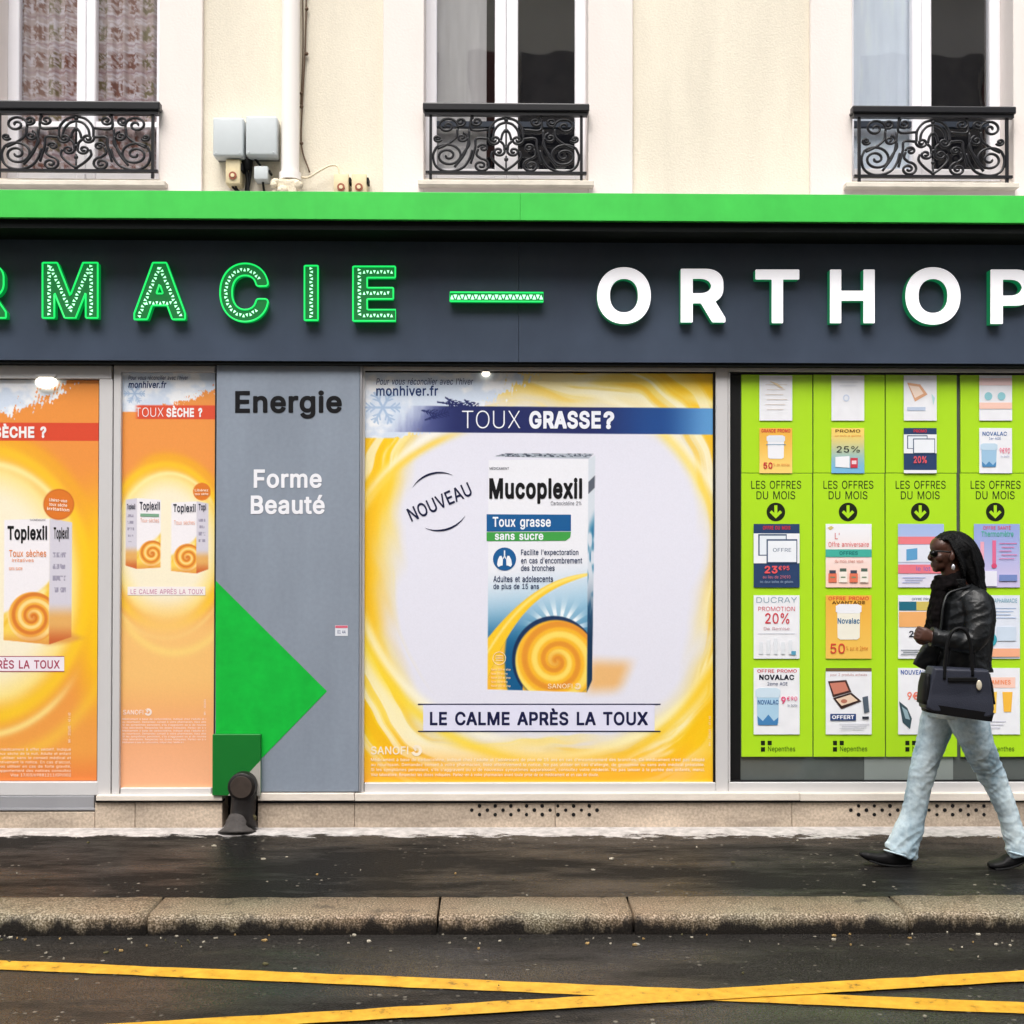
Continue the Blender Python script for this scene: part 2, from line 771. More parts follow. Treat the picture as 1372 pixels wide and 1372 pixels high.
def sheet(name, x0, y0, x1, y1, Y, step_m, fn, parent=None, m=None, curl=None):
    """flat printed sheet over a picture rectangle at depth Y carrying the design fn"""
    X0, X1, Z0, Z1 = RW(x0, y0, x1, y1, Y)
    nx, ny = max(2, int((X1 - X0) / step_m)), max(2, int((Z1 - Z0) / step_m))
    u, v = np.meshgrid(np.linspace(0, 1, nx), np.linspace(0, 1, ny))
    px, py = x0 + u * (x1 - x0), y0 + v * (y1 - y0)
    A = lin_np(fn(px, py))
    P = np.stack([X0 + u * (X1 - X0), np.full_like(u, Y), Z1 - v * (Z1 - Z0)], -1)
    if curl is not None:
        P[..., 1] += curl(px, py)
    off = worldloc(parent) if parent else Vector((0, 0, 0))
    P = P.reshape(-1, 3) - np.array(off)
    i = np.arange(nx * ny).reshape(ny, nx)
    q = np.stack([i[:-1, :-1], i[1:, :-1], i[1:, 1:], i[:-1, 1:]], -1).reshape(-1, 4)
    me = bpy.data.meshes.new(name)
    me.vertices.add(len(P)); me.vertices.foreach_set('co', P.ravel())
    me.loops.add(q.size); me.loops.foreach_set('vertex_index', q.ravel().astype(np.int32))
    me.polygons.add(len(q)); me.polygons.foreach_set('loop_start', np.arange(0, q.size, 4, dtype=np.int32))
    me.update(calc_edges=True)
    ca = me.color_attributes.new('design', 'FLOAT_COLOR', 'POINT')
    rgba = np.concatenate([A.reshape(-1, 3), np.ones((len(P), 1))], 1)
    ca.data.foreach_set('color', rgba.ravel())
    me.materials.append(m or PRINT)
    o = bpy.data.objects.new(name, me)
    COL.objects.link(o)
    if parent:
        o.parent = parent
    return o


PRINT = attr_mat('printed_film')
PAPER = attr_mat('printed_paper', rough=0.55, coat=0.1)

# ================================================================== GROUND
ROAD_Z = -0.085
Y_KB = atz(686, 1202, 0).y        # back edge of the kerb
Y_KF = atz(686, 1226, 0).y        # front edge
XL, XR = -14, 14


def wet_ground(name, base, wet_rough, dry_rough, spec, strip=False):
    m, t, p = nmat(name)
    N, L = t.nodes, t.links
    tc = N.new('ShaderNodeTexCoord')

    def nz(scale, detail=5, rough=0.6, sc=None):
        n = N.new('ShaderNodeTexNoise')
        n.inputs['Scale'].default_value = scale
        n.inputs['Detail'].default_value = detail
        n.inputs['Roughness'].default_value = rough
        if sc:
            mp = N.new('ShaderNodeMapping')
            mp.inputs['Scale'].default_value = sc
            L.new(tc.outputs['Object'], mp.inputs[0]); L.new(mp.outputs[0], n.inputs['Vector'])
        else:
            L.new(tc.outputs['Object'], n.inputs['Vector'])
        return n.outputs[0]

    def mr(src, a, b, c, d):
        r = N.new('ShaderNodeMapRange')
        for k, v in zip(('From Min', 'From Max', 'To Min', 'To Max'), (a, b, c, d)):
            r.inputs[k].default_value = v
        L.new(src, r.inputs[0])
        return r.outputs[0]

    def mixc(fac, A, B):
        x = N.new('ShaderNodeMix'); x.data_type = 'RGBA'
        L.new(fac, x.inputs[0])
        for idx, v in ((6, A), (7, B)):
            if isinstance(v, tuple):
                x.inputs[idx].default_value = (*v, 1)
            else:
                L.new(v, x.inputs[idx])
        return x.outputs[2]

    grain = nz(160, 3)
    vor = N.new('ShaderNodeTexVoronoi'); vor.inputs['Scale'].default_value = 110
    L.new(tc.outputs['Object'], vor.inputs['Vector'])
    big = nz(0.8, 5, 0.6, (0.6, 1.6, 1))
    dark = tuple(v * 0.45 for v in base)
    light = tuple(v * 2.4 for v in base)
    c = mixc(mr(grain, 0.35, 0.68, 0, 1), dark, light)
    c = mixc(mr(big, 0.45, 0.7, 0, 0.6), c, dark)
    # pale grit worn into the tarmac
    grit = N.new('ShaderNodeTexVoronoi'); grit.inputs['Scale'].default_value = 30; grit.inputs['Randomness'].default_value = 1
    L.new(tc.outputs['Object'], grit.inputs['Vector'])
    gm = mr(grit.outputs['Distance'], 0.2, 0.3, 1, 0)
    sel = N.new('ShaderNodeSeparateColor'); L.new(grit.outputs['Color'], sel.inputs[0])
    g2 = mr(sel.outputs[0], 0.86, 0.9, 0, 1)
    mu = N.new('ShaderNodeMath'); mu.operation = 'MULTIPLY'; L.new(gm, mu.inputs[0]); L.new(g2, mu.inputs[1])
    gs = N.new('ShaderNodeMath'); gs.operation = 'MULTIPLY'; L.new(mu.outputs[0], gs.inputs[0])
    L.new(mr(nz(1.5, 3), 0.45, 0.65, 0.1, 0.9), gs.inputs[1])
    c = mixc(gs.outputs[0], c, (0.3, 0.27, 0.22))
    wet = nz(1.0, 7, 0.68, (0.45, 1.5, 1))
    rough = mr(wet, 0.44, 0.6, dry_rough, wet_rough)
    specv = None
    if strip:
        # dry pale mortar fillet along the foot of the wall, with a ragged wet edge
        sep = N.new('ShaderNodeSeparateXYZ'); L.new(tc.outputs['Object'], sep.inputs[0])
        e = mr(nz(7, 8, 0.75, (0.7, 1.6, 1)), 0.3, 0.7, -0.11, 0.11)
        wide = mr(sep.outputs[0], -1.5, 3.0, 0.0, 0.05)
        a1 = N.new('ShaderNodeMath'); L.new(sep.outputs[1], a1.inputs[0]); L.new(e, a1.inputs[1])
        a2 = N.new('ShaderNodeMath'); L.new(a1.outputs[0], a2.inputs[0]); L.new(wide, a2.inputs[1])
        k = mr(a2.outputs[0], -0.262, -0.235, 0, 1)
        cement = mixc(mr(nz(14, 6, 0.7), 0.3, 0.7, 0, 1), lin((150, 146, 142)), lin((216, 210, 207)))
        c = mixc(k, c, cement)
        rr = N.new('ShaderNodeMix'); rr.data_type = 'FLOAT'
        L.new(k, rr.inputs[0]); L.new(rough, rr.inputs[2]); rr.inputs[3].default_value = 0.75
        rough = rr.outputs[0]
    L.new(c, p.inputs['Base Color'])
    L.new(rough, p.inputs['Roughness'])
    L.new(mr(wet, 0.44, 0.62, spec * 0.25, spec * 2.4), p.inputs['Specular IOR Level'])
    bp = N.new('ShaderNodeBump'); bp.inputs['Strength'].default_value = 0.3; bp.inputs['Distance'].default_value = 0.006
    L.new(vor.outputs['Distance'], bp.inputs['Height'])
    L.new(bp.outputs[0], p.inputs['Normal'])
    return m


bm = BM()
box(bm, -150, 150, -150, 60, ROAD_Z - 0.5, ROAD_Z - 0.02)
struct('ground', bm, mat('earth', (60, 58, 55), 0.9))
bm = BM()
for yy in (0,):
    f = bm.faces.new([bm.verts.new(v) for v in ((-60, -9.2, ROAD_Z), (60, -9.2, ROAD_Z), (60, Y_KF + 0.03, ROAD_Z), (-60, Y_KF + 0.03, ROAD_Z))])
struct('road', bm, wet_ground('wet_tarmac_road', (0.022, 0.020, 0.018), 0.07, 0.5, 0.15))
bm = BM()
bm.faces.new([bm.verts.new(v) for v in ((-60, Y_KB + 0.004, -0.001), (60, Y_KB + 0.004, -0.001), (60, 0.5, -0.001), (-60, 0.5, -0.001))])
struct('pavement', bm, wet_ground('wet_tarmac_pavement', (0.011, 0.0105, 0.010), 0.1, 0.45, 0.075, strip=True))

# granite kerb, joints where the photo has them
joints = [-60, -900, -500, 208, 588, 845, 1207, 1560, 2000]
jx = sorted([atz(j, 1215, 0).x for j in joints[1:]])
jx = [-14.0] + jx + [14.0]
bm = BM()
for a, b in zip(jx[:-1], jx[1:]):
    dz = random.uniform(-0.004, 0.003)
    dy = random.uniform(-0.006, 0.006)
    t = bmesh.new()
    bmesh.ops.create_cube(t, size=1)
    xs0, xs1, ys0, ys1, zs0, zs1 = a + 0.006, b - 0.006, Y_KF + dy, Y_KB, -0.3, 0.004 + dz
    for v in t.verts:
        v.co = Vector(((xs0 + xs1) / 2 + v.co.x * (xs1 - xs0), (ys0 + ys1) / 2 + v.co.y * (ys1 - ys0), (zs0 + zs1) / 2 + v.co.z * (zs1 - zs0)))
    fe = [e for e in t.edges if all(v.co.z > -0.1 and v.co.y < (ys0 + ys1) / 2 for v in e.verts)]
    oth = [e for e in t.edges if e not in fe and all(v.co.z > -0.1 for v in e.verts)]
    bmesh.ops.bevel(t, geom=fe, offset=0.028, segments=4, affect='EDGES', profile=0.5)
    bmesh.ops.subdivide_edges(t, edges=[e for e in t.edges if abs(e.verts[0].co.x - e.verts[1].co.x) > 0.3], cuts=24)
    for v in t.verts:
        if v.co.z > -0.2:
            nv = mnoise.noise(v.co * 6) * 0.006 + mnoise.noise(v.co * 17) * 0.003
            v.co.z += nv * 0.7
            if v.co.y < Y_KB - 0.05:
                v.co.y += nv
    for f in t.faces:
        f.smooth = True
    merge(bm, t, 0)
m, t, p = nmat('granite_kerb')
N, L = t.nodes, t.links
tc = N.new('ShaderNodeTexCoord')
n1 = N.new('ShaderNodeTexNoise'); n1.inputs['Scale'].default_value = 130; n1.inputs['Detail'].default_value = 6
n2 = N.new('ShaderNodeTexNoise'); n2.inputs['Scale'].default_value = 1.1; n2.inputs['Detail'].default_value = 3
n3 = N.new('ShaderNodeTexNoise'); n3.inputs['Scale'].default_value = 7; n3.inputs['Detail'].default_value = 9; n3.inputs['Roughness'].default_value = 0.7
mp3 = N.new('ShaderNodeMapping'); mp3.inputs['Scale'].default_value = (1, 1, 0.35)
L.new(tc.outputs['Object'], mp3.inputs[0])
for n in (n1, n2):
    L.new(tc.outputs['Object'], n.inputs['Vector'])
L.new(mp3.outputs[0], n3.inputs['Vector'])
cr = N.new('ShaderNodeValToRGB')
cr.color_ramp.elements[0].position = 0.3; cr.color_ramp.elements[0].color = (*lin((74, 68, 58)), 1)
cr.color_ramp.elements[1].position = 0.66; cr.color_ramp.elements[1].color = (*lin((206, 198, 182)), 1)
e = cr.color_ramp.elements.new(0.48); e.color = (*lin((130, 121, 102)), 1)
L.new(n1.outputs[0], cr.inputs[0])
tr = N.new('ShaderNodeValToRGB')
tr.color_ramp.elements[0].position = 0.35; tr.color_ramp.elements[0].color = (0.94, 0.76, 0.66, 1)
tr.color_ramp.elements[1].position = 0.62; tr.color_ramp.elements[1].color = (0.88, 0.86, 0.78, 1)
L.new(n2.outputs[0], tr.inputs[0])
mx = N.new('ShaderNodeMix'); mx.data_type = 'RGBA'; mx.blend_type = 'MULTIPLY'; mx.inputs[0].default_value = 1
L.new(cr.outputs[0], mx.inputs[6]); L.new(tr.outputs[0], mx.inputs[7])
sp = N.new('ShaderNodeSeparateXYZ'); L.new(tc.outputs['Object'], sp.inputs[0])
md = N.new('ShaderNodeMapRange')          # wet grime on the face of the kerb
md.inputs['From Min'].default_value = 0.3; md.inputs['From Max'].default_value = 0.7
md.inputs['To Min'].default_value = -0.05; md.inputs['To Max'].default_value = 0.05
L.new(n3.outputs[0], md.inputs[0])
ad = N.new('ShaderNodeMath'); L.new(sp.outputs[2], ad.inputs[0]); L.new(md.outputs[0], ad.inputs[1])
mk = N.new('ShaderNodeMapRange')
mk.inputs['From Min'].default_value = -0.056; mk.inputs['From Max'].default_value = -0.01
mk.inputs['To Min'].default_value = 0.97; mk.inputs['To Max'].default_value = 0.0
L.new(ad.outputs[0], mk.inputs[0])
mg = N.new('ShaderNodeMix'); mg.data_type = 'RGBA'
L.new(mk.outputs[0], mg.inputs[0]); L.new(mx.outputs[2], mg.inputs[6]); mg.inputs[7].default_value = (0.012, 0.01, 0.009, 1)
L.new(mg.outputs[2], p.inputs['Base Color'])
p.inputs['Roughness'].default_value = 0.55
p.inputs['Specular IOR Level'].default_value = 0.3
bp = N.new('ShaderNodeBump'); bp.inputs['Strength'].default_value = 0.5; bp.inputs['Distance'].default_value = 0.01
L.new(n1.outputs[0], bp.inputs['Height']); L.new(bp.outputs[0], p.inputs['Normal'])
GRANITE = m
struct('kerb', bm, GRANITE)

# yellow crossing lines of a bus bay
m, t, p = nmat('worn_yellow_paint')
N, L = t.nodes, t.links
tc = N.new('ShaderNodeTexCoord')
n1 = N.new('ShaderNodeTexNoise'); n1.inputs['Scale'].default_value = 14; n1.inputs['Detail'].default_value = 10; n1.inputs['Roughness'].default_value = 0.72
L.new(tc.outputs['Object'], n1.inputs['Vector'])
cr = N.new('ShaderNodeValToRGB')
cr.color_ramp.elements[0].position = 0.31; cr.color_ramp.elements[0].color = (0.05, 0.04, 0.02, 1)
cr.color_ramp.elements[1].position = 0.41; cr.color_ramp.elements[1].color = (*lin((212, 156, 44)), 1)
e = cr.color_ramp.elements.new(0.7); e.color = (*lin((240, 190, 66)), 1)
L.new(n1.outputs[0], cr.inputs[0]); L.new(cr.outputs[0], p.inputs['Base Color'])
p.inputs['Roughness'].default_value = 0.45; p.inputs['Specular IOR Level'].default_value = 0.2
YEL = m


def line(p0, p1, q0, q1, z, name):
    """painted stripe: upper edge p0-p1, lower edge q0-q1 in picture pixels on the road"""
    bm = BM()
    A, B, C, D = (atz(*p, z) for p in (p0, p1, q1, q0))
    n = 60
    e1 = [A.lerp(B, i / n) for i in range(n + 1)]
    e2 = [D.lerp(C, i / n) for i in range(n + 1)]
    for e in (e1, e2):
        for i, v in enumerate(e):
            v.y += mnoise.noise(Vector((v.x * 7, v.y * 7, z * 50))) * 0.008
            v.z = z
    a = [bm.verts.new(v) for v in e1]; b = [bm.verts.new(v) for v in e2]
    for i in range(n):
        f = bm.faces.new((a[i], b[i], b[i + 1], a[i + 1])); f.normal_update()
        if f.normal.z < 0:
            f.normal_flip()
    return struct(name, bm, YEL)


line((-60, 1284), (1500, 1348), (-60, 1296), (1500, 1364), ROAD_Z + 0.004, 'road_marking')
line((60, 1377), (1500, 1292.5), (60, 1392), (1500, 1307), ROAD_Z + 0.008, 'road_marking')

# scraps and grit
bm = BM()
for i in range(135):
    if i < 22:
        x, y, z = random.uniform(-3.2, 3.2), random.uniform(Y_KB, -0.3), 0.001
    elif i < 112:
        x, y, z = random.uniform(-3.0, 3.0), Y_KF - abs(random.gauss(0.02, 0.12)), ROAD_Z + 0.002
    else:
        x, y, z = random.uniform(-2.8, 2.8), random.uniform(-3.0, Y_KF), ROAD_Z + 0.002
    r = random.choice([0.003, 0.004, 0.005, 0.006, 0.008, 0.012]) if i > 6 else 0.014
    n = random.randint(4, 7); a0 = random.random() * 6
    mi = random.choice([0, 0, 1, 2])
    top = [bm.verts.new((x + r * random.uniform(.6, 1.2) * math.cos(a0 + 6.283 * k / n), y + r * random.uniform(.5, 1) * math.sin(a0 + 6.283 * k / n), z + random.uniform(0.003, 0.008))) for k in range(n)]
    bot = [bm.verts.new((v.co.x, v.co.y, z)) for v in top]
    f = bm.faces.new(top); f.material_index = mi
    for k in range(n):
        bm.faces.new((top[k], bot[k], bot[(k + 1) % n], top[(k + 1) % n])).material_index = mi
bmesh.ops.recalc_face_normals(bm, faces=bm.faces)
o = obj('litter', bm, [mat('scrap_pale', (176, 168, 150), 0.7), mat('scrap_tan', (170, 140, 90), 0.8), mat('scrap_leaf', (95, 90, 60), 0.8)])
o['kind'] = 'stuff'

# ================================================================== APARTMENT BUILDING (upper storey)
m_wall = mat('cream_render', (229, 221, 203), 0.85, 0.2, var=0.11, scale=1.6, bump=0.25, bscale=90, streak=(1.6, 1, 0.35), var2=0.03)
m_surr = mat('pale_pinkish_render', (236, 227, 221), 0.8, 0.2, var=0.05, scale=2, bump=0.15, bscale=80, streak=(1.4, 1, 0.4))
m_pvc = mat('white_window_frame', (244, 242, 246), 0.35, 0.5, var=0.03, scale=3)
m_sillw = mat('weathered_sill', (222, 214, 200), 0.7, 0.3, var=0.2, scale=7, streak=(1, 1, 3))
m_iron = mat('black_iron', (20, 20, 25), 0.4, 0.45, var=0.3, scale=12)
m_dark = mat('dark_room', (26, 26, 32), 0.9, 0.1)
m_bar = mat('dark_pane_line', (38, 46, 58), 0.4)  # dark gap/reflection line across the panes, drawn as a bar


def glass(name, tint, refl, rough=0.02):
    """pane: sees the room behind, mirrors the street"""
    m, t, p = nmat(name)
    N, L = t.nodes, t.links
    N.remove(p)
    tr = N.new('ShaderNodeBsdfTransparent'); tr.inputs[0].default_value = (*tint, 1)
    gl = N.new('ShaderNodeBsdfGlossy'); gl.inputs['Roughness'].default_value = rough
    lw = N.new('ShaderNodeLayerWeight'); lw.inputs['Blend'].default_value = 0.5
    pw = N.new('ShaderNodeMath'); pw.operation = 'POWER'; pw.inputs[1].default_value = 4.0
    L.new(lw.outputs['Facing'], pw.inputs[0])
    fr = N.new('ShaderNodeMapRange'); fr.inputs['To Min'].default_value = refl; fr.inputs['To Max'].default_value = 0.85
    L.new(pw.outputs[0], fr.inputs[0])
    tc = N.new('ShaderNodeTexCoord')
    n = N.new('ShaderNodeTexNoise'); n.inputs['Scale'].default_value = 2.2
    L.new(tc.outputs['Object'], n.inputs['Vector'])
    b = N.new('ShaderNodeBump'); b.inputs['Strength'].default_value = 0.06; b.inputs['Distance'].default_value = 0.02
    L.new(n.outputs[0], b.inputs['Height']); L.new(b.outputs[0], gl.inputs['Normal'])
    mx = N.new('ShaderNodeMixShader')
    L.new(fr.outputs[0], mx.inputs[0]); L.new(tr.outputs[0], mx.inputs[1]); L.new(gl.outputs[0], mx.inputs[2])
    L.new(mx.outputs[0], N['Material Output'].inputs['Surface'])
    return m


m_glass = glass('window_glass', (0.9, 0.92, 0.94), 0.24)
ZTOP, ZLOW, ZW_TOP = 7.2, 3.2, 5.7
bld = thing('apartment_building', 'cream rendered apartment building with tall windows above the green and grey pharmacy front', 'building', (0, 0.2, 0))

# windows: opening x0,x1, y of the sill, surround outer x0,x1
WIN = [(-7, 213, 240, -65, 271), (568, 788, 240, 513, 848), (1142, 1358, 243, 1086, 1412)]
YS = -0.03
sur = []
for (a, b, ys, s0, s1) in WIN:
    X0, X1, Zs, _ = RW(a, 0, b, ys, YS)
    S0, S1, _, _ = RW(s0, 0, s1, ys, YS)
    sur.append((X0, X1, Zs, S0, S1))
bm = BM()
xs = [-13] + [v for s in sur for v in (s[3], s[4])] + [13]
for i in range(0, len(xs), 2):
    box(bm, xs[i], xs[i + 1], 0.0, 0.35, ZLOW, ZTOP)
for s in sur:
    box(bm, s[3], s[4], 0.0, 0.35, ZW_TOP + 0.25, ZTOP)
obj('wall', bm, m_wall, bld)
for s in sur:
    bm = BM()
    X0, X1, Zs, S0, S1 = s
    box(bm, S0, X0, YS, 0.34, ZLOW, ZW_TOP, 0.004)
    box(bm, X1, S1, YS, 0.34, ZLOW, ZW_TOP, 0.004)
    box(bm, X0, X1, YS + 0.001, 0.34, ZLOW, Zs - 0.02)
    box(bm, S0, S1, YS, 0.34, ZW_TOP + 0.001, ZW_TOP + 0.25, 0.004)
    obj('window_surround', bm, m_surr, bld)


def curtain_net(x, y):
    A = full(x, (196, 176, 172))
    row = ((y + 14) % 37) / 37.0
    colm = (x * 1.0) % 21 / 21.0
    n = fbm(x * 0.35, y * 0.3, 3)
    n2 = fbm(x * 0.12 + 9, y * 0.9, 3)
    motif = ss(0.28, 0.34, row) * (1 - ss(0.82, 0.9, row)) * ss(0.46, 0.56, n) * ss(0.06, 0.16, colm) * (1 - ss(0.84, 0.95, colm))
    tone = np.where((np.floor((x) / 21) % 3)[..., None] == 0, np.array([122, 112, 74.]), np.array([128, 78, 62.]))
    k = motif[..., None] * 0.85
    A = A * (1 - k) + tone * k
    A = mix(A, (236, 232, 240), ss(0.5, 0.62, n2) * (1 - motif) * 0.7)
    A = mix(A, (150, 110, 120), ss(0.93, 0.99, row) * 0.5 + ss(0.06, 0.0, row) * 0.5)
    return A


Yf = 0.15                     # face of the casements
for wi, (a, b, ys, s0, s1) in enumerate(WIN):
    X0, X1, Zs, S0, S1 = sur[wi]
    win = bpy.data.objects.new('window', None); COL.objects.link(win); win.parent = bld
    win.location = Vector(((X0 + X1) / 2, 0, Zs)) - worldloc(bld)
    mullL, mullR = ((103, 128), (663, 694), (1222, 1248))[wi]
    Ml, Mr = at(mullL, 100, Yf).x, at(mullR, 100, Yf).x
    Fl = X0 + 0.065; Fr = X1 - 0.065
    zb = at((a + b) / 2, 226, Yf).z
    bm = BM()
    box(bm, X0 - 0.002, Fl, Yf, Yf + 0.06, Zs, ZW_TOP, 0.006)
    box(bm, Fr, X1 + 0.002, Yf, Yf + 0.06, Zs, ZW_TOP, 0.006)
    mid = (Ml + Mr) / 2
    box(bm, Ml, mid - 0.001, Yf - 0.006, Yf + 0.06, Zs, ZW_TOP, 0.006)
    box(bm, mid + 0.001, Mr, Yf - 0.004, Yf + 0.06, Zs, ZW_TOP, 0.006)
    for c0, c1 in ((Fl, Ml), (Mr, Fr)):
        box(bm, c0, c1, Yf + 0.004, Yf + 0.06, Zs - 0.01, zb, 0.004)
        box(bm, c0, c1, Yf + 0.004, Yf + 0.06, ZW_TOP - 0.08, ZW_TOP, 0.004)
    obj('frame', bm, m_pvc, win)
    zbar = at((a + b) / 2, 165, Yf).z
    bm = BM()
    for c0, c1 in ((Fl, Ml), (Mr, Fr)):
        box(bm, c0, c1, Yf + 0.01, Yf + 0.05, zbar - 0.018, zbar + 0.014)
    obj('glazing_bar', bm, m_pvc if wi == 0 else m_bar, win)
    for pi, (c0, c1) in enumerate(((Fl, Ml), (Mr, Fr))):
        bm = BM()
        f = bm.faces.new([bm.verts.new(v) for v in ((c0, Yf + 0.03, zb), (c1, Yf + 0.03, zb), (c1, Yf + 0.03, ZW_TOP - 0.08), (c0, Yf + 0.03, ZW_TOP - 0.08))])
        obj('pane', bm, m_glass, win)
    bm = BM()
    pbox(bm, a - 8, ys + 1, b + 8, ys + 8, YS - 0.06, 0.1, 0.004)
    box(bm, X0 + 0.001, X1 - 0.001, YS + 0.03, Yf + 0.05, Zs - 0.02, Zs + 0.012)
    obj('sill', bm, m_sillw, win)
    # what hangs behind the panes
    yc = Yf + 0.075
    pl = lambda px, py: (0.016 if wi == 0 else 0.004) * (np.sin(px * 0.33) + 0.4 * np.sin(px * 0.81 + 1))
    if wi == 0:
        sheet('curtain', -8, -160, 214, 236, yc, 0.008, curtain_net, win, attr_mat('net_curtain', 0.9, 0.1, 0), pl)
    elif wi == 1:
        sheet('curtain', 578, -160, 652, 236, yc, 0.012, lambda x, y: full(x, (206, 202, 200)) * (0.93 + 0.1 * fbm(x * 0.2, y * 0.02, 3))[..., None], win,
              attr_mat('grey_curtain', 0.9, 0.1, 0), pl)
    else:
        sheet('curtain', 1138, -160, 1234, 236, yc, 0.012, lambda x, y: full(x, (238, 246, 255)) * (0.96 + 0.08 * fbm(x * 0.2, y * 0.02, 3))[..., None], win,
              attr_mat('sky_reflection_sheet', 0.9, 0.1, 0), pl)  # pale blue sheet stands in for sky mirrored in this pane
    bm = BM()
    box(bm, S0, S1, 0.62, 0.7, ZLOW, ZTOP)
    obj('room', bm, m_dark, win)

# ------------------------------------------------------------------ window railings
def spiral2(cx, cz, r, a0, turns, k=0.12, n=34):
    """flat spiral from radius r inwards"""
    out = []
    for i in range(n + 1):
        t = i / n
        a = math.radians(a0) + turns * 2 * math.pi * t
        rr = r * (1 - t) + r * k * t
        out.append((cx + rr * math.cos(a), cz + rr * math.sin(a)))
    return out


def half_scrolls():
    """wrought iron scrollwork of one half, x 0 (middle) .. 1 (side), z 0 (bottom rail) .. 1 (top rail); 1 unit x = 1.3 unit z"""
    C = []
    C.append(spiral2(.80, .82, .15, 200, -1.6))                                   # corner scroll at the top
    C.append([(.66, .77)] + [(.68, .62), (.80, .50), (.93, .42)])
    C.append(spiral2(.79, .30, .21, 40, 1.9, 0.1, 46))                            # large scroll
    C.append([(.95, .44), (.99, .30), (.96, .13), (.86, .04), (.72, .03), (.58, .10), (.50, .24), (.46, .40)])
    C.append([(.47, 1), (.47, .76), (.24, .76)])                                  # stepped bars
    C.append([(.50, .76), (.52, .50), (.58, .30), (.70, .10)])
    C.append([(.24, .60), (.40, .60), (.42, .44), (.48, .16)])
    C.append(spiral2(.34, .13, .12, 90, 1.7))                                     # small foot scroll
    C.append(spiral2(.40, .90, .09, 60, -1.5))                                    # small top scroll
    C.append([(.23, .60), (.22, .78), (.13, .92), (0, .97)])                      # arch
    C.append([(.18, .60), (.16, .74), (.09, .85), (0, .89)])
    C.append(spiral2(.155, .58, .085, 20, -1.6))                                  # lyre
    C.append([(.07, .58), (.05, .68), (.02, .74), (0, .76)])
    C.append([(.08, .56), (.035, .50), (.02, .40)])
    C.append(spiral2(.10, .38, .085, 150, 1.5))
    C.append([(.185, .38), (.20, .28), (.12, .16), (0, .05)])
    C.append(spiral2(.60, .62, .085, 100, 1.5))
    C.append(spiral2(.93, .60, .06, 200, 1.4))
    C.append(spiral2(.62, .89, .075, 300, -1.5))
    C.append([(.52, .62), (.50, .50), (.56, .38), (.60, .30)])
    C.append(spiral2(.31, .44, .07, 0, 1.4))
    C.append([(.34, .25), (.40, .32), (.38, .42)])
    return C


def railing(x0, x1, ytop, ybot, yrail, label):
    Yr = -0.075
    X0, X1, Zb, Zt = RW(x0, ybot, x1, yrail, Yr)
    Zh0 = at((x0 + x1) / 2, ytop, Yr).z
    root = thing('window_railing', label, 'railing', ((X0 + X1) / 2, Yr, Zb), 'wrought iron window railings')
    bm = BM()
    box(bm, X0 - 0.01, X1 + 0.01, Yr - 0.03, Yr + 0.03, Zt, Zh0, 0.008, seg=2)
    box(bm, X0, X1, Yr - 0.018, Yr + 0.018, Zt - 0.02, Zt - 0.001)
    obj('handrail', bm, m_iron, root)
    bm = BM()
    box(bm, X0 + 0.005, X1 - 0.005, Yr - 0.012, Yr + 0.012, Zb - 0.008, Zb + 0.008)
    obj('bottom_rail', bm, m_iron, root)
    for xx in (X0 + 0.035, X1 - 0.035):
        bm = BM()
        box(bm, xx - 0.008, xx + 0.008, Yr - 0.008, Yr + 0.008, Zb - 0.04, Zt - 0.001)
        obj('post', bm, m_iron, root)
    bm = BM()
    cx, hw, H = (X0 + X1) / 2, (X1 - X0) / 2 - 0.045, Zt - 0.02 - Zb
    for sgn in (1, -1):
        for c in half_scrolls():
            pts = [Vector((cx + sgn * x * hw, Yr, Zb + z * H)) for x, z in c]
            if len(pts) < 20:
                pts = spline(pts, 6)
            tube(bm, pts, 0.008, 6)
    tube(bm, [(cx, Yr, Zb), (cx, Yr, Zb + 0.1 * H), (cx, Yr, Zb + 0.3 * H)], 0.006, 6)
    tube(bm, [(cx, Yr, Zb + 0.42 * H), (cx, Yr, Zb + 0.97 * H)], 0.006, 6)
    for zz in (0.06, 0.24, 0.44, 0.74, 0.93):
        ball(bm, (cx, Yr, Zb + zz * H), 0.013, 0.011, 0.013, 8, 6)
    obj('scroll_lattice', bm, m_iron, root, smooth=True)
    for xx in (X0 + 0.002, X1 - 0.002):
        bm = BM()
        tube(bm, [(xx, Yr, Zh0 - 0.03), (xx, YS + 0.01, Zh0 - 0.03)], 0.011, 8)
        obj('wall_fixing', bm, m_iron, root)
    return root


railing(-9, 213, 137, 149, 229, 'black scrolled iron railing in front of the window with patterned net curtains')
railing(569, 787, 140, 151, 232, 'black scrolled iron railing of the window between the alarm boxes and the wall')
railing(1143, 1357, 144, 154, 237, 'black scrolled iron railing of the window with a pale blue pane')

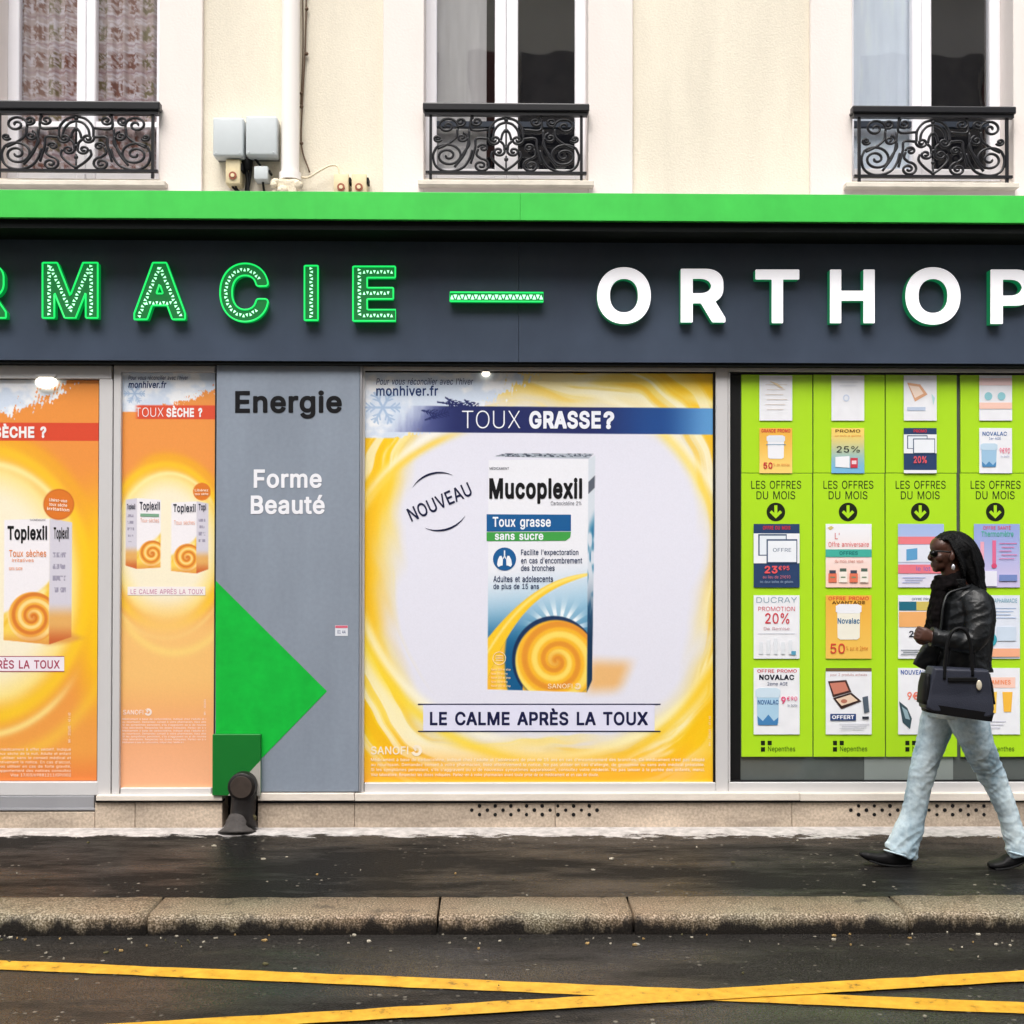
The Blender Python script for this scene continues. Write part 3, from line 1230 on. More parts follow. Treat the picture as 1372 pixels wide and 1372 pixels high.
# ------------------------------------------------------------------ wall fittings upstairs
m_box = mat('pale_grey_plastic', (200, 206, 208), 0.45, 0.4, var=0.06)
m_cream = mat('yellowed_cream_plastic', (224, 208, 168), 0.5, 0.4, var=0.1, scale=20)
m_blk = mat('black_rubber', (18, 17, 18), 0.6, 0.3)
m_red = mat('faded_red_button', (150, 84, 62), 0.6)
m_pipe = mat('white_painted_pipe', (246, 240, 234), 0.4, 0.45, var=0.05, scale=3, streak=(1, 1, 0.2))
BOXG = 'electric boxes on the wall'
for (x0, y0, x1, y1, lab) in ((285, 157, 326, 209, 'pale grey meter box on the wall, farther from the white downpipe'),
                              (329, 155, 371, 208, 'pale grey meter box on the wall right next to the white downpipe')):
    X0, X1, Z0, Z1 = RW(x0, y0, x1, y1, -0.13)
    r_ = thing('meter_box', lab, 'electric box', ((X0 + X1) / 2, 0, Z0), BOXG)
    bm = BM(); box(bm, X0, X1, -0.13, -0.035, Z0, Z1, 0.012, seg=3); obj('cover', bm, m_box, r_, smooth=True, auto=40)
    bm = BM(); box(bm, X0 + 0.006, X1 - 0.006, -0.034, 0.0, Z0 + 0.006, Z1 - 0.006); obj('back_plate', bm, mat('grey_backplate', (120, 122, 122), 0.6), r_)
    for xx in (X0 + 0.02, X1 - 0.02):
        bm = BM(); ball(bm, (xx, -0.1305, Z0 + 0.018), 0.005, 0.003, 0.005, 8, 6)
        obj('screw', bm, m_box, r_)


def alarm(x0, y0, x1, y1, lab, red=True, knob=True):
    X0, X1, Z0, Z1 = RW(x0, y0, x1, y1, -0.1)
    r_ = thing('alarm_box', lab, 'alarm box', ((X0 + X1) / 2, 0, Z0), 'small boxes above the cornice')
    bm = BM(); box(bm, X0, X1, -0.1, 0, Z0, Z1, 0.008, seg=2); obj('case', bm, m_cream if red else m_box, r_, smooth=True, auto=40)
    if red:
        bm = BM()
        cx, cz, rr = (X0 + X1) / 2, Z0 + (Z1 - Z0) * 0.32, (X1 - X0) * 0.26
        tube(bm, [(cx, -0.095, cz), (cx, -0.108, cz)], rr, 16); obj('push_button', bm, m_red, r_)
        bm = BM(); tube(bm, [(cx, -0.106, cz), (cx, -0.1125, cz)], rr * 0.5, 12); obj('keyhole', bm, m_cream, r_)
    bm = BM(); box(bm, X1 - 0.001, X1 + 0.012, -0.09, -0.02, Z1 - (Z1 - Z0) * 0.45, Z1 - 0.02, 0.003); obj('latch', bm, m_blk, r_)


alarm(302, 213, 322, 246, 'small cream box with red button below the grey meter boxes')
alarm(340, 222, 359, 240, 'tiny pale grey junction box beside the black cables', red=False)
alarm(447, 232, 467, 260, 'small cream box with red button, nearer the white downpipe of two')
alarm(471, 232, 491, 260, 'small cream box with red button, nearer the window of two')

bm = BM()
def P(x, y, Y): return at(x, y, Y)
for k, path in enumerate((((327, 205), (328, 222), (331, 240), (329, 262)), ((333, 205), (334, 220), (336, 226), (331, 262)), ((322, 208), (327, 214), (331, 232), (333, 264)),
                          ((352, 240), (353, 250), (355, 264)), ((311, 245), (313, 252), (322, 258)), ((316, 245), (317, 253), (326, 262)), ((337, 206), (341, 212), (349, 222)))):
    tube(bm, spline([P(x, y, -0.03 - 0.004 * k) for x, y in path], 6), 0.009 if k < 3 else 0.007, 7)
ball(bm, P(331, 219, -0.04), 0.035, 0.03, 0.04, 12, 8)
tag(obj('cable_bundle', bm, m_blk, smooth=True), 'bundle of black cables dropping from the grey meter boxes', 'cable')

# downpipe with its cast collar
x0, x1, _, _ = RW(378, 100, 402, 200, -0.06)
pc, pr = (x0 + x1) / 2, (x1 - x0) / 2
zc = at(390, 235, -0.08).z
root = thing('downpipe', 'white painted rainwater downpipe running up the cream wall', 'downpipe', (pc, -0.08, zc - 0.2))
bm = BM(); tube(bm, [(pc, -0.08, zc - 0.02), (pc, -0.08, ZTOP)], pr, 20); obj('pipe', bm, m_pipe, root, smooth=True, auto=50)
bm = BM(); tube(bm, [(pc, -0.08, zc - 0.03), (pc, -0.08, zc + 0.012)], pr * 1.22, 20); obj('collar', bm, m_pipe, root, smooth=True, auto=50)
bm = BM()
box(bm, pc - 0.07, pc + 0.05, -0.14, -0.02, zc - 0.3, zc - 0.03, 0.02, seg=2)
for i in range(7):
    ball(bm, (pc + random.uniform(-0.09, 0.06), -0.13 + random.uniform(-.02, .02), zc - random.uniform(0.05, 0.12)), random.uniform(.015, .035), .02, random.uniform(.015, .03), 8, 6)
obj('mortar_plug', bm, mat('broken_mortar', (226, 214, 190), 0.9, 0.1, var=0.2, scale=20, bump=0.6), root)
bm = BM()
tube(bm, spline([P(x, y, -0.02) for x, y in ((411, -40), (409, 60), (405, 140), (404, 195), (415, 231))], 8), 0.005, 6)
tube(bm, spline([P(x, y, -0.015) for x, y in ((405, -40), (406, 60), (403, 140))], 8), 0.004, 6)
for x, y in ((411, 12), (411, 72), (404, 125), (404, 143), (404, 192)):
    ball(bm, P(x, y, -0.022), 0.011, 0.011, 0.011, 8, 6)
tag(obj('clipped_cable', bm, mat('brown_cable', (104, 84, 66), 0.6)), 'thin brown cable clipped to the wall beside the downpipe', 'cable')
bm = BM()
tube(bm, spline([P(x, y, -0.06) for x, y in ((398, 236), (412, 238), (428, 229), (442, 222), (452, 223), (455, 233))], 8), 0.006, 7)
tag(obj('white_cable', bm, mat('cream_cable', (226, 212, 184), 0.6), smooth=True), 'cream cable looping from the downpipe to the small boxes', 'cable')

# ================================================================== SHOP SIGN (fascia, cornice, letters)
YF = -0.12
m_fascia = mat('slate_grey_panel', (66, 77, 95), 0.38, 0.4, var=0.26, scale=1.6, streak=(1.0, 1, 0.8), bump=0.04, bscale=14)
m_green = mat('bright_green_paint', (70, 205, 82), 0.45, 0.35, var=0.1, scale=3.0, streak=(1.2, 1, 0.5), var2=0.03, bscale=8)
m_under = mat('black_soffit', (14, 18, 18), 0.8, 0.2)
sign = thing('shop_sign', 'long slate grey pharmacy fascia with green cornice and raised capital letters', 'shop sign', (0, YF, 2.7))
_, _, Zf0, _ = RW(0, 290, 1372, 485, YF)
Zf1 = 3.56
bm = BM()
jn = [-13, at(-420, 400, YF).x, at(695, 400, YF).x, at(1800, 400, YF).x, 13]
for a, b in zip(jn[:-1], jn[1:]):
    box(bm, a + 0.0008, b - 0.0008, YF, 0.0, Zf0, Zf1, 0.001)
obj('fascia_panel', bm, m_fascia, sign)
bm = BM(); box(bm, -13, 13, YF + 0.012, -0.002, Zf0 - 0.018, Zf0 - 0.001); obj('drip_edge', bm, m_under, sign)
YC = -0.40
_, _, Zc0, Zc1 = RW(0, 261, 1372, 295, YC)
bm = BM()
box(bm, -13, at(697, 280, YC).x - 0.0003, YC, -0.001 + YS, Zc0, Zc1 + 0.012, 0.002, seg=2)
box(bm, at(697, 280, YC).x + 0.0003, 13, YC, -0.001 + YS, Zc0, Zc1 + 0.012, 0.002, seg=2)
obj('cornice', bm, m_green, sign)
bm = BM(); box(bm, -13, 13, YC + 0.02, YS - 0.002, Zc1 + 0.0125, Zc1 + 0.018); obj('bounce_cover', bm, mat('grey_bounce_cover', (150, 150, 150), 0.6, 0.3, var=0.2), sign)  # added grey cover that keeps green bounce light off the sills
bm = BM(); box(bm, -13, 13, YC + 0.03, YF - 0.002, Zc0 - 0.05, Zc0 - 0.001); obj('soffit', bm, m_under, sign)

m_lface = emat('green_letter_face', (8, 120, 52), 0.8, (10, 60, 30))
m_lrim = emat('green_letter_tube', (30, 245, 110), 1.0, (20, 160, 70))
m_lside = emat('green_letter_side', (0, 150, 60), 0.7, (5, 70, 35))
m_led = emat('green_led', (168, 255, 196), 1.5)
m_wface = emat('white_letter_face', (255, 252, 255), 0.5, (245, 245, 248))  # painted white face; added glow offsets the cornice shade
m_wside = emat('green_lit_return', (10, 140, 84), 0.4, (20, 110, 70))

LEDS = {
    'M': [[(.12, .94), (.12, .06)], [(.15, .92), (.5, .13), (.85, .92)], [(.88, .94), (.88, .06)]],
    'A': [[(.09, .06), (.5, .93), (.91, .06)], [(.24, .29), (.76, .29)]],
    'C': [[(.5 + .385 * math.cos(math.radians(a)), .5 + .395 * math.sin(math.radians(a))) for a in range(38, 325, 8)]],
    'I': [[(.5, .95), (.5, .05)]],
    'E': [[(.15, .94), (.15, .06)], [(.26, .9), (.93, .9)], [(.26, .51), (.86, .51)], [(.26, .1), (.93, .1)]],
    'R': [[(.14, .94), (.14, .06)], [(.26, .9), (.6, .9), (.8, .82), (.84, .7), (.76, .54), (.6, .47), (.3, .47)], [(.55, .44), (.86, .06)]],
    '-': [[(.02, .5), (.98, .5)]],
}
YL = YF - 0.055


def led_run(bm, path, x0, y0, x1, y1, step, size, Y):
    pts = [(x0 + u * (x1 - x0), y1 - v * (y1 - y0)) for u, v in path]
    d = 0.0
    k = 0
    for (ax, ay), (bx, by) in zip(pts[:-1], pts[1:]):
        L_ = math.hypot(bx - ax, by - ay)
        tx_, ty_ = (bx - ax) / L_, (by - ay) / L_
        while d < L_:
            cx, cy = ax + tx_ * d, ay + ty_ * d
            s = 1 if k % 2 else -1
            nx, ny = -ty_ * s, tx_ * s
            flat(bm, [(cx + nx * size, cy + ny * size), (cx - nx * size + tx_ * size * .8, cy - ny * size + ty_ * size * .8), (cx - nx * size - tx_ * size * .8, cy - ny * size - ty_ * size * .8)], Y)
            d += step; k += 1
        d -= L_


for ch, x0, y0, x1, y1 in (('R', -62, 352, 8, 426), ('M', 57, 352, 131, 426), ('A', 180, 352, 248, 428), ('C', 295, 353, 359, 431), ('I', 408, 356, 426, 429), ('E', 473, 357, 530, 430)):
    bm = BM(); tx_solid(bm, ch, x0, y0, x1, y1, YL, YF - 0.001, 0.03)
    L_ = obj('letter', bm, [m_lface, m_lside], sign, label='green illuminated capital letter ' + ch)
    bm = BM(); tx_rim(bm, ch, x0, y0, x1, y1, YL - 0.002, 0.03, 0.0052)
    obj('rim', bm, m_lrim, L_)
    bm = BM()
    for path in LEDS[ch]:
        led_run(bm, path, x0, y0, x1, y1, 4.6, 2.2, YL - 0.004)
    obj('led_dot', bm, m_led, L_)
bm = BM(); pbox(bm, 603, 392, 728, 404, YL, YF - 0.001, 0.004, 0)
L_ = obj('dash', bm, m_lface, sign, label='long green illuminated dash between the two words')
bm = BM()
X0, X1, Z0, Z1 = RW(603, 392, 728, 404, YL)
tube(bm, [(X0, YL - .002, Z0), (X1, YL - .002, Z0), (X1, YL - .002, Z1), (X0, YL - .002, Z1), (X0, YL - .002, Z0)], 0.005, 6)
obj('rim', bm, m_lrim, L_)
bm = BM(); led_run(bm, LEDS['-'][0], 603, 392, 728, 404, 4.6, 3.2, YL - 0.003); obj('led_dot', bm, m_led, L_)
for ch, x0, y0, x1, y1 in (('O', 800, 358, 872, 434), ('R', 912, 360, 972, 432), ('T', 1012, 361, 1071, 433), ('H', 1112, 361, 1172, 433), ('O', 1213, 358, 1287, 435), ('P', 1327, 361, 1386, 434)):
    bm = BM(); tx_solid(bm, ch, x0, y0, x1, y1, YL, YF - 0.001, 0.03 if ch == 'O' else 0.024)
    obj('letter', bm, [m_wface, m_wside], sign, label='white capital letter %s with green lit edges' % ch)

# ================================================================== SHOPFRONT
m_alu = mat('satin_aluminium', (206, 204, 204), 0.42, 0.45, var=0.06, scale=2.5, streak=(1, 1, 0.4))
m_alud = mat('grey_aluminium', (150, 150, 154), 0.42, 0.45, var=0.08, scale=2.5, streak=(1, 1, 0.4))
m_gask = mat('black_gasket', (16, 16, 18), 0.5, 0.3)
m_stone = mat('worn_stone', (186, 170, 152), 0.75, 0.25, var=0.42, scale=3.2, bump=0.35, bscale=50, streak=(0.5, 1, 1.8), var2=0.16)
m_sill = mat('pale_stone_sill', (226, 216, 204), 0.65, 0.3, var=0.12, scale=5, bump=0.2, bscale=60, streak=(0.6, 1, 2))
m_sglass = mat('dark_shop_glass', (92, 98, 96), 0.08, 0.6, var=0.25, scale=1.2)
shop = thing('shopfront', 'pharmacy shopfront with pale aluminium frames, stone sill and stone base', 'shopfront', (0, 0, 0))
bm = BM(); box(bm, -13, 13, 0.12, 0.3, -0.1, ZLOW - 0.002); obj('back_wall', bm, m_dark, shop)


def frame_bars(bm, bars, Y0, Y1):
    for x0, y0, x1, y1 in bars:
        pbox(bm, x0, y0, x1, y1, Y0, Y1, 0.003)


# frames (front at Y=-0.045), gasket, glass
wn = bpy.data.objects.new('shop_door', None); COL.objects.link(wn); wn.parent = shop; wn.location = (at(-40, 1085, 0).x, 0, 0.1)
bm = BM(); frame_bars(bm, [(-260, 489, 149.5, 507), (131.5, 508, 149.5, 1066), (-260, 1048, 131, 1066)], -0.045, 0.1); obj('frame', bm, m_alu, wn)
bm = BM(); pbox(bm, -260, 1066.5, 126, 1084, -0.05, 0.1, 0.003); pbox(bm, -260, 1083, 127, 1086, -0.06, -0.05, 0.001); obj('kick_panel', bm, m_alud, wn)
bm = BM(); pbox(bm, -260, 507, 132, 1048, -0.012, 0.09); obj('pane', bm, m_sglass, wn)
wn = bpy.data.objects.new('shop_window', None); COL.objects.link(wn); wn.parent = shop; wn.location = (at(222, 1060, 0).x, 0, 0.2)
bm = BM(); frame_bars(bm, [(151, 489, 161, 1066), (161.2, 489, 288, 498.5), (161.2, 1056, 283, 1066)], -0.045, 0.1); obj('frame', bm, m_alu, wn)
bm = BM(); pbox(bm, 161, 498, 288, 1056, -0.012, 0.09); obj('pane', bm, m_sglass, wn)
wn = bpy.data.objects.new('shop_window', None); COL.objects.link(wn); wn.parent = shop; wn.location = (at(722, 1060, 0).x, 0, 0.2)
bm = BM(); frame_bars(bm, [(484, 489, 488, 1062), (488.2, 489, 959, 497), (488.2, 1049, 959, 1062), (959.2, 489, 975.5, 1062)], -0.045, 0.1); obj('frame', bm, m_alu, wn)
bm = BM(); pbox(bm, 488, 497, 959, 499.5, -0.03, 0.0); pbox(bm, 955.5, 499, 959.4, 1049, -0.03, 0.0); obj('gasket', bm, m_gask, wn)
bm = BM(); pbox(bm, 488, 497, 959, 1049, -0.012, 0.09); obj('pane', bm, m_sglass, wn)
wn = bpy.data.objects.new('shop_window', None); COL.objects.link(wn); wn.parent = shop; wn.location = (at(1240, 1060, 0).x, 0, 0.2)
bm = BM(); frame_bars(bm, [(976, 489, 1600, 499), (976, 1048, 1600, 1063), (976, 499.2, 978.5, 1047.8), (1430, 499.2, 1446, 1047.8)], -0.045, 0.1); obj('frame', bm, m_alu, wn)
bm = BM(); pbox(bm, 978, 499, 1430, 502, -0.03, 0.0); pbox(bm, 978, 1045.5, 1430, 1048.5, -0.03, 0.0); pbox(bm, 978.5, 502, 992, 1045, -0.014, 0.0); obj('gasket', bm, m_gask, wn)
bm = BM(); pbox(bm, 978, 498, 1430, 1049, -0.008, 0.09); obj('pane', bm, m_sglass, wn)
bm = BM(); pbox(bm, 1158, 1014, 1277, 1045, -0.0105, -0.009); obj('leaflet_ledge', bm, mat('frosted_strip', (140, 148, 144), 0.4), wn)

# sill and base stones (a slot is left for the drain pipe)
bm = BM()
for a, b in ((128, 298), (345, 475), (475, 1072), (1072, 1500), (1500, 1900)):
    pbox(bm, a + 0.3, 1063 if a > 300 else 1066, b - 0.3, 1073, -0.085, 0.1, 0.004, seg=2)
obj('sill', bm, m_sill, shop)
bm = BM()
for a, b in ((-1500, -700), (-700, -120), (-120, 127), (127, 181), (181, 298), (345, 475), (475, 744), (744, 1061), (1061, 1500), (1500, 2100)):
    X0, X1, _, Z1 = RW(a + .25, 1074, b - .25, 1104, -0.06)
    if a < 127:
        Z1 -= 0.06
    box(bm, X0, X1, -0.06, 0.1, -0.05, Z1, 0.003)
obj('plinth', bm, m_stone, shop)
bm = BM(); pbox(bm, 128, 1073, 298, 1075.5, -0.07, 0.0); pbox(bm, 345, 1073, 1900, 1075.5, -0.07, 0.0); obj('shadow_gap', bm, m_gask, shop)
for xa, n in ((632, 10), (1140, 9)):
    bm = BM()
    for i in range(n):
        for (dx, dy) in (((0, 0),) if i % 1 == 0 else ()):
            cx = xa + i * 21 + 0
            for (ox, oy) in ((0, 0), (10.5, -5.6), (10.5, 6)):
                if xa + i * 21 + ox > xa + 190 and xa < 1000 and ox == 0:
                    continue
                c = at(cx + ox, 1085.5 + oy, -0.062)
                if cx + ox > (806 if xa < 1000 else 1330):
                    continue
                r = 0.0105 * random.uniform(.85, 1.1)
                tube(bm, [(c.x, -0.0625, c.z), (c.x, -0.03, c.z)], r, 10)
    obj('vent', bm, m_gask, shop)

# ------------------------------------------------------------------ grey advertising panel between the windows
YP = -0.07
m_panel = mat('blue_grey_panel', (140, 150, 164), 0.42, 0.4, var=0.14, scale=1.6, streak=(1.8, 1, 0.4), bump=0.03, bscale=30, var2=0.03)
pan = thing('wall_panel', 'blue grey wall panel with Energie, Forme and Beauté and a big green arrow', 'wall panel', (at(387, 1060, YP).x, YP, 0.25))
bm = BM(); pbox(bm, 289, 489, 481.5, 1061, YP, 0.1, 0.003); obj('board', bm, m_panel, pan)
bm = BM(); pbox(bm, 481.8, 489, 484.2, 1061, YP - 0.004, 0.1, 0.001); obj('edge_trim', bm, m_alud, pan)
bm = BM(); tx(bm, 'Energie', 315, 523, 458, 561, YP - 0.002, 0, 0.026); obj('lettering', bm, ink((16, 16, 20)), pan, label='black lettering Energie')
bm = BM()
tx(bm, 'Forme', 340, 629, 431, 654, YP - 0.002, 0, 0.022)
tx(bm, 'Beauté', 336, 663, 435, 689, YP - 0.002, 0, 0.022)
obj('lettering', bm, ink((240, 240, 246)), pan, label='white lettering Forme Beauté')
m_arrow = mat('green_vinyl', (20, 186, 62), 0.4, 0.35, var=0.12, scale=7, var2=0.05, bscale=12)
bm = BM(); flat(bm, [(289, 778), (438, 926), (349.5, 1017), (349.5, 984), (289, 984)], YP - 0.002); obj('arrow', bm, m_arrow, pan)
bm = BM()
Yh = YP - 0.03
pbox(bm, 284.5, 984, 349, 1066, Yh, YP - 0.001, 0.003)
h = obj('hatch', bm, mat('dark_green_hatch', (22, 116, 44), 0.4, 0.35, var=0.06), pan, label='dark green service hatch over the foot of the arrow')
bm = BM(); flat(bm, [(349, 1019), (349, 1066), (305, 1066)], Yh - 0.0015); obj('corner_patch', bm, mat('beige_corner', (176, 172, 164), 0.5), h)
bm = BM(); pbox(bm, 449, 838, 466, 852, YP - 0.0016, YP - 0.0004)
st = obj('sticker', bm, ink((225, 228, 236)))
tag(st, 'small white sticker with pink top edge stuck on the grey panel', 'sticker')
bm = BM(); flat(bm, [(449.3, 838.2), (465.8, 838.2), (465.8, 841.5), (449.3, 841.5)], YP - 0.0024); obj('print', bm, ink((216, 108, 128)), st)
bm = BM(); tx(bm, '01 44', 452, 844, 463, 849, YP - 0.0024, 0, 0.02); obj('lettering', bm, ink((110, 120, 150)), st)

# ------------------------------------------------------------------ drain pipe shoe standing in the slot of the base
m_cast = mat('black_cast_iron', (30, 26, 25), 0.45, 0.4, var=0.3, scale=14, bump=0.3, bscale=40)
c = at(321, 1072, -0.12)
root = thing('drain_shoe', 'black cast iron drain shoe with round cap in the slot below the green hatch', 'drain pipe', (c.x, -0.12, 0))
bm = BM()
cc = at(324, 1054, -0.16)
tube(bm, [(cc.x, -0.10, cc.z), (cc.x, -0.135, cc.z), (cc.x, -0.17, cc.z), (cc.x, -0.175, cc.z)], [0.078, 0.08, 0.078, 0.07], 28)
obj('round_cap', bm, m_cast, root, smooth=True, auto=40)
bm = BM(); tube(bm, [(cc.x, -0.176, cc.z), (cc.x, -0.181, cc.z)], [0.062, 0.060], 28); obj('cap_plate', bm, mat('worn_iron_plate', (66, 56, 50), 0.55, 0.4, var=0.3, scale=18), root)
bm = BM(); tube(bm, [(cc.x, -0.10, cc.z + 0.02), (cc.x, -0.10, cc.z - 0.08), (cc.x - 0.004, -0.11, cc.z - 0.16), (cc.x - 0.006, -0.12, 0.02)], [0.075, 0.072, 0.07, 0.085], 20)
obj('pipe', bm, m_cast, root, smooth=True)
bm = BM()
zz = [0.10, 0.094, 0.08, 0.06, 0.04, 0.025, 0.012, 0.0]
rr_ = [0.03, 0.045, 0.055, 0.06, 0.066, 0.075, 0.088, 0.105]
tube(bm, [(c.x - .004, -0.135 - .03 * (1 - z_ / .15), z_) for z_ in zz], rr_, 22)
for v in bm.verts:
    v.co += Vector((mnoise.noise(v.co * 30), mnoise.noise(v.co * 30 + Vector((5, 0, 0))), 0)) * .012
obj('mortar_foot', bm, mat('grey_mortar', (78, 74, 72), 0.8, 0.2, var=0.25, scale=14, bump=0.5), root, smooth=True)
bm = BM()
for i in range(9):
    ball(bm, at(338 + random.uniform(-5, 6), 1097 + random.uniform(-4, 7), -0.13), 0.014, 0.014, 0.01, 7, 5)
tag(obj('debris_clump', bm, mat('dead_leaves', (84, 78, 52), 0.9)), 'small clump of dirt and dead leaves beside the drain shoe', 'debris')

# ------------------------------------------------------------------ glowing ovals in place of lamp reflections at the window heads
m_glow = emat('reflected_glow', (255, 246, 225), 1.6)
for x, y, wd, hh, lab in ((62, 512, 15, 12, 'glowing oval for a reflected lamp at the head of the glazed door'), (651, 501, 6, 5, 'tiny glowing oval for a reflected lamp at the head of the wide window')):
    cpt = at(x, y, -0.04)
    ww = wd / 230.0
    r_ = thing('glow_spot', lab, 'bright spot', cpt)
    bm = BM(); ball(bm, cpt + Vector((0, 0.0, 0)), ww, 0.016, hh / 230.0 * 0.75, 18, 10); obj('glow_oval', bm, m_glow, r_, smooth=True)
    bm = BM(); box(bm, cpt.x - ww * .9, cpt.x + ww * .9, -0.055, -0.022, cpt.z + hh / 230 * .55, cpt.z + hh / 230 * .85, 0.002); obj('added_bar', bm, m_alu, r_)

# ================================================================== POSTERS
YPO = -0.018
NAVY, LAV = (30, 42, 98), (230, 230, 243)


def frost_corner(A, x, y, x0, y0, wx, hy, seed):
    """icy corner with a fir-twig edge"""
    u, v = (x - x0) / wx, (y - y0) / hy
    q_ = 90.0 / hy
    edge = 0.72 * u + 0.8 * v ** 1.6 + 0.34 * (fbm(x * 0.16 * q_ + seed, y * 0.16 * q_ + seed, 4) - 0.5) + 0.16 * (np.abs((x * 0.21 * q_ + y * 0.05 * q_) % 1 - 0.5) - 0.25) * ss(0.2, 0.5, u)
    edge = np.maximum(edge, 1.02 * v)
    k = 1 - ss(0.97, 1.0, edge)
    ice = full(x, (214, 226, 243))
    ice = mix(ice, (246, 248, 252), ss(0.4, 0.7, fbm(x * 0.05 + seed, y * 0.06, 4)))
    # snow crystal
    cx, cy, R = x0 + wx * 0.16, y0 + hy * 0.52, hy * 0.26
    dx, dy = x - cx, y - cy
    r = np.sqrt(dx * dx + dy * dy)
    fl = np.zeros_like(x)
    for i in range(6):
        a = i * math.pi / 3
        al = dx * math.cos(a) + dy * math.sin(a); ac = np.abs(-dx * math.sin(a) + dy * math.cos(a))
        fl = np.maximum(fl, (1 - ss(R * .035, R * .09, ac)) * (al > 0) * (al < R))
        for q in (0.4, 0.65):
            fl = np.maximum(fl, (1 - ss(R * .03, R * .08, np.abs(ac - (al - q * R) * 0.8))) * (al > q * R) * (al < (q + .3) * R))
    ice = mix(ice, (158, 186, 220), fl * 0.8)
    kk = k[..., None]
    return A * (1 - kk) + ice * kk, k


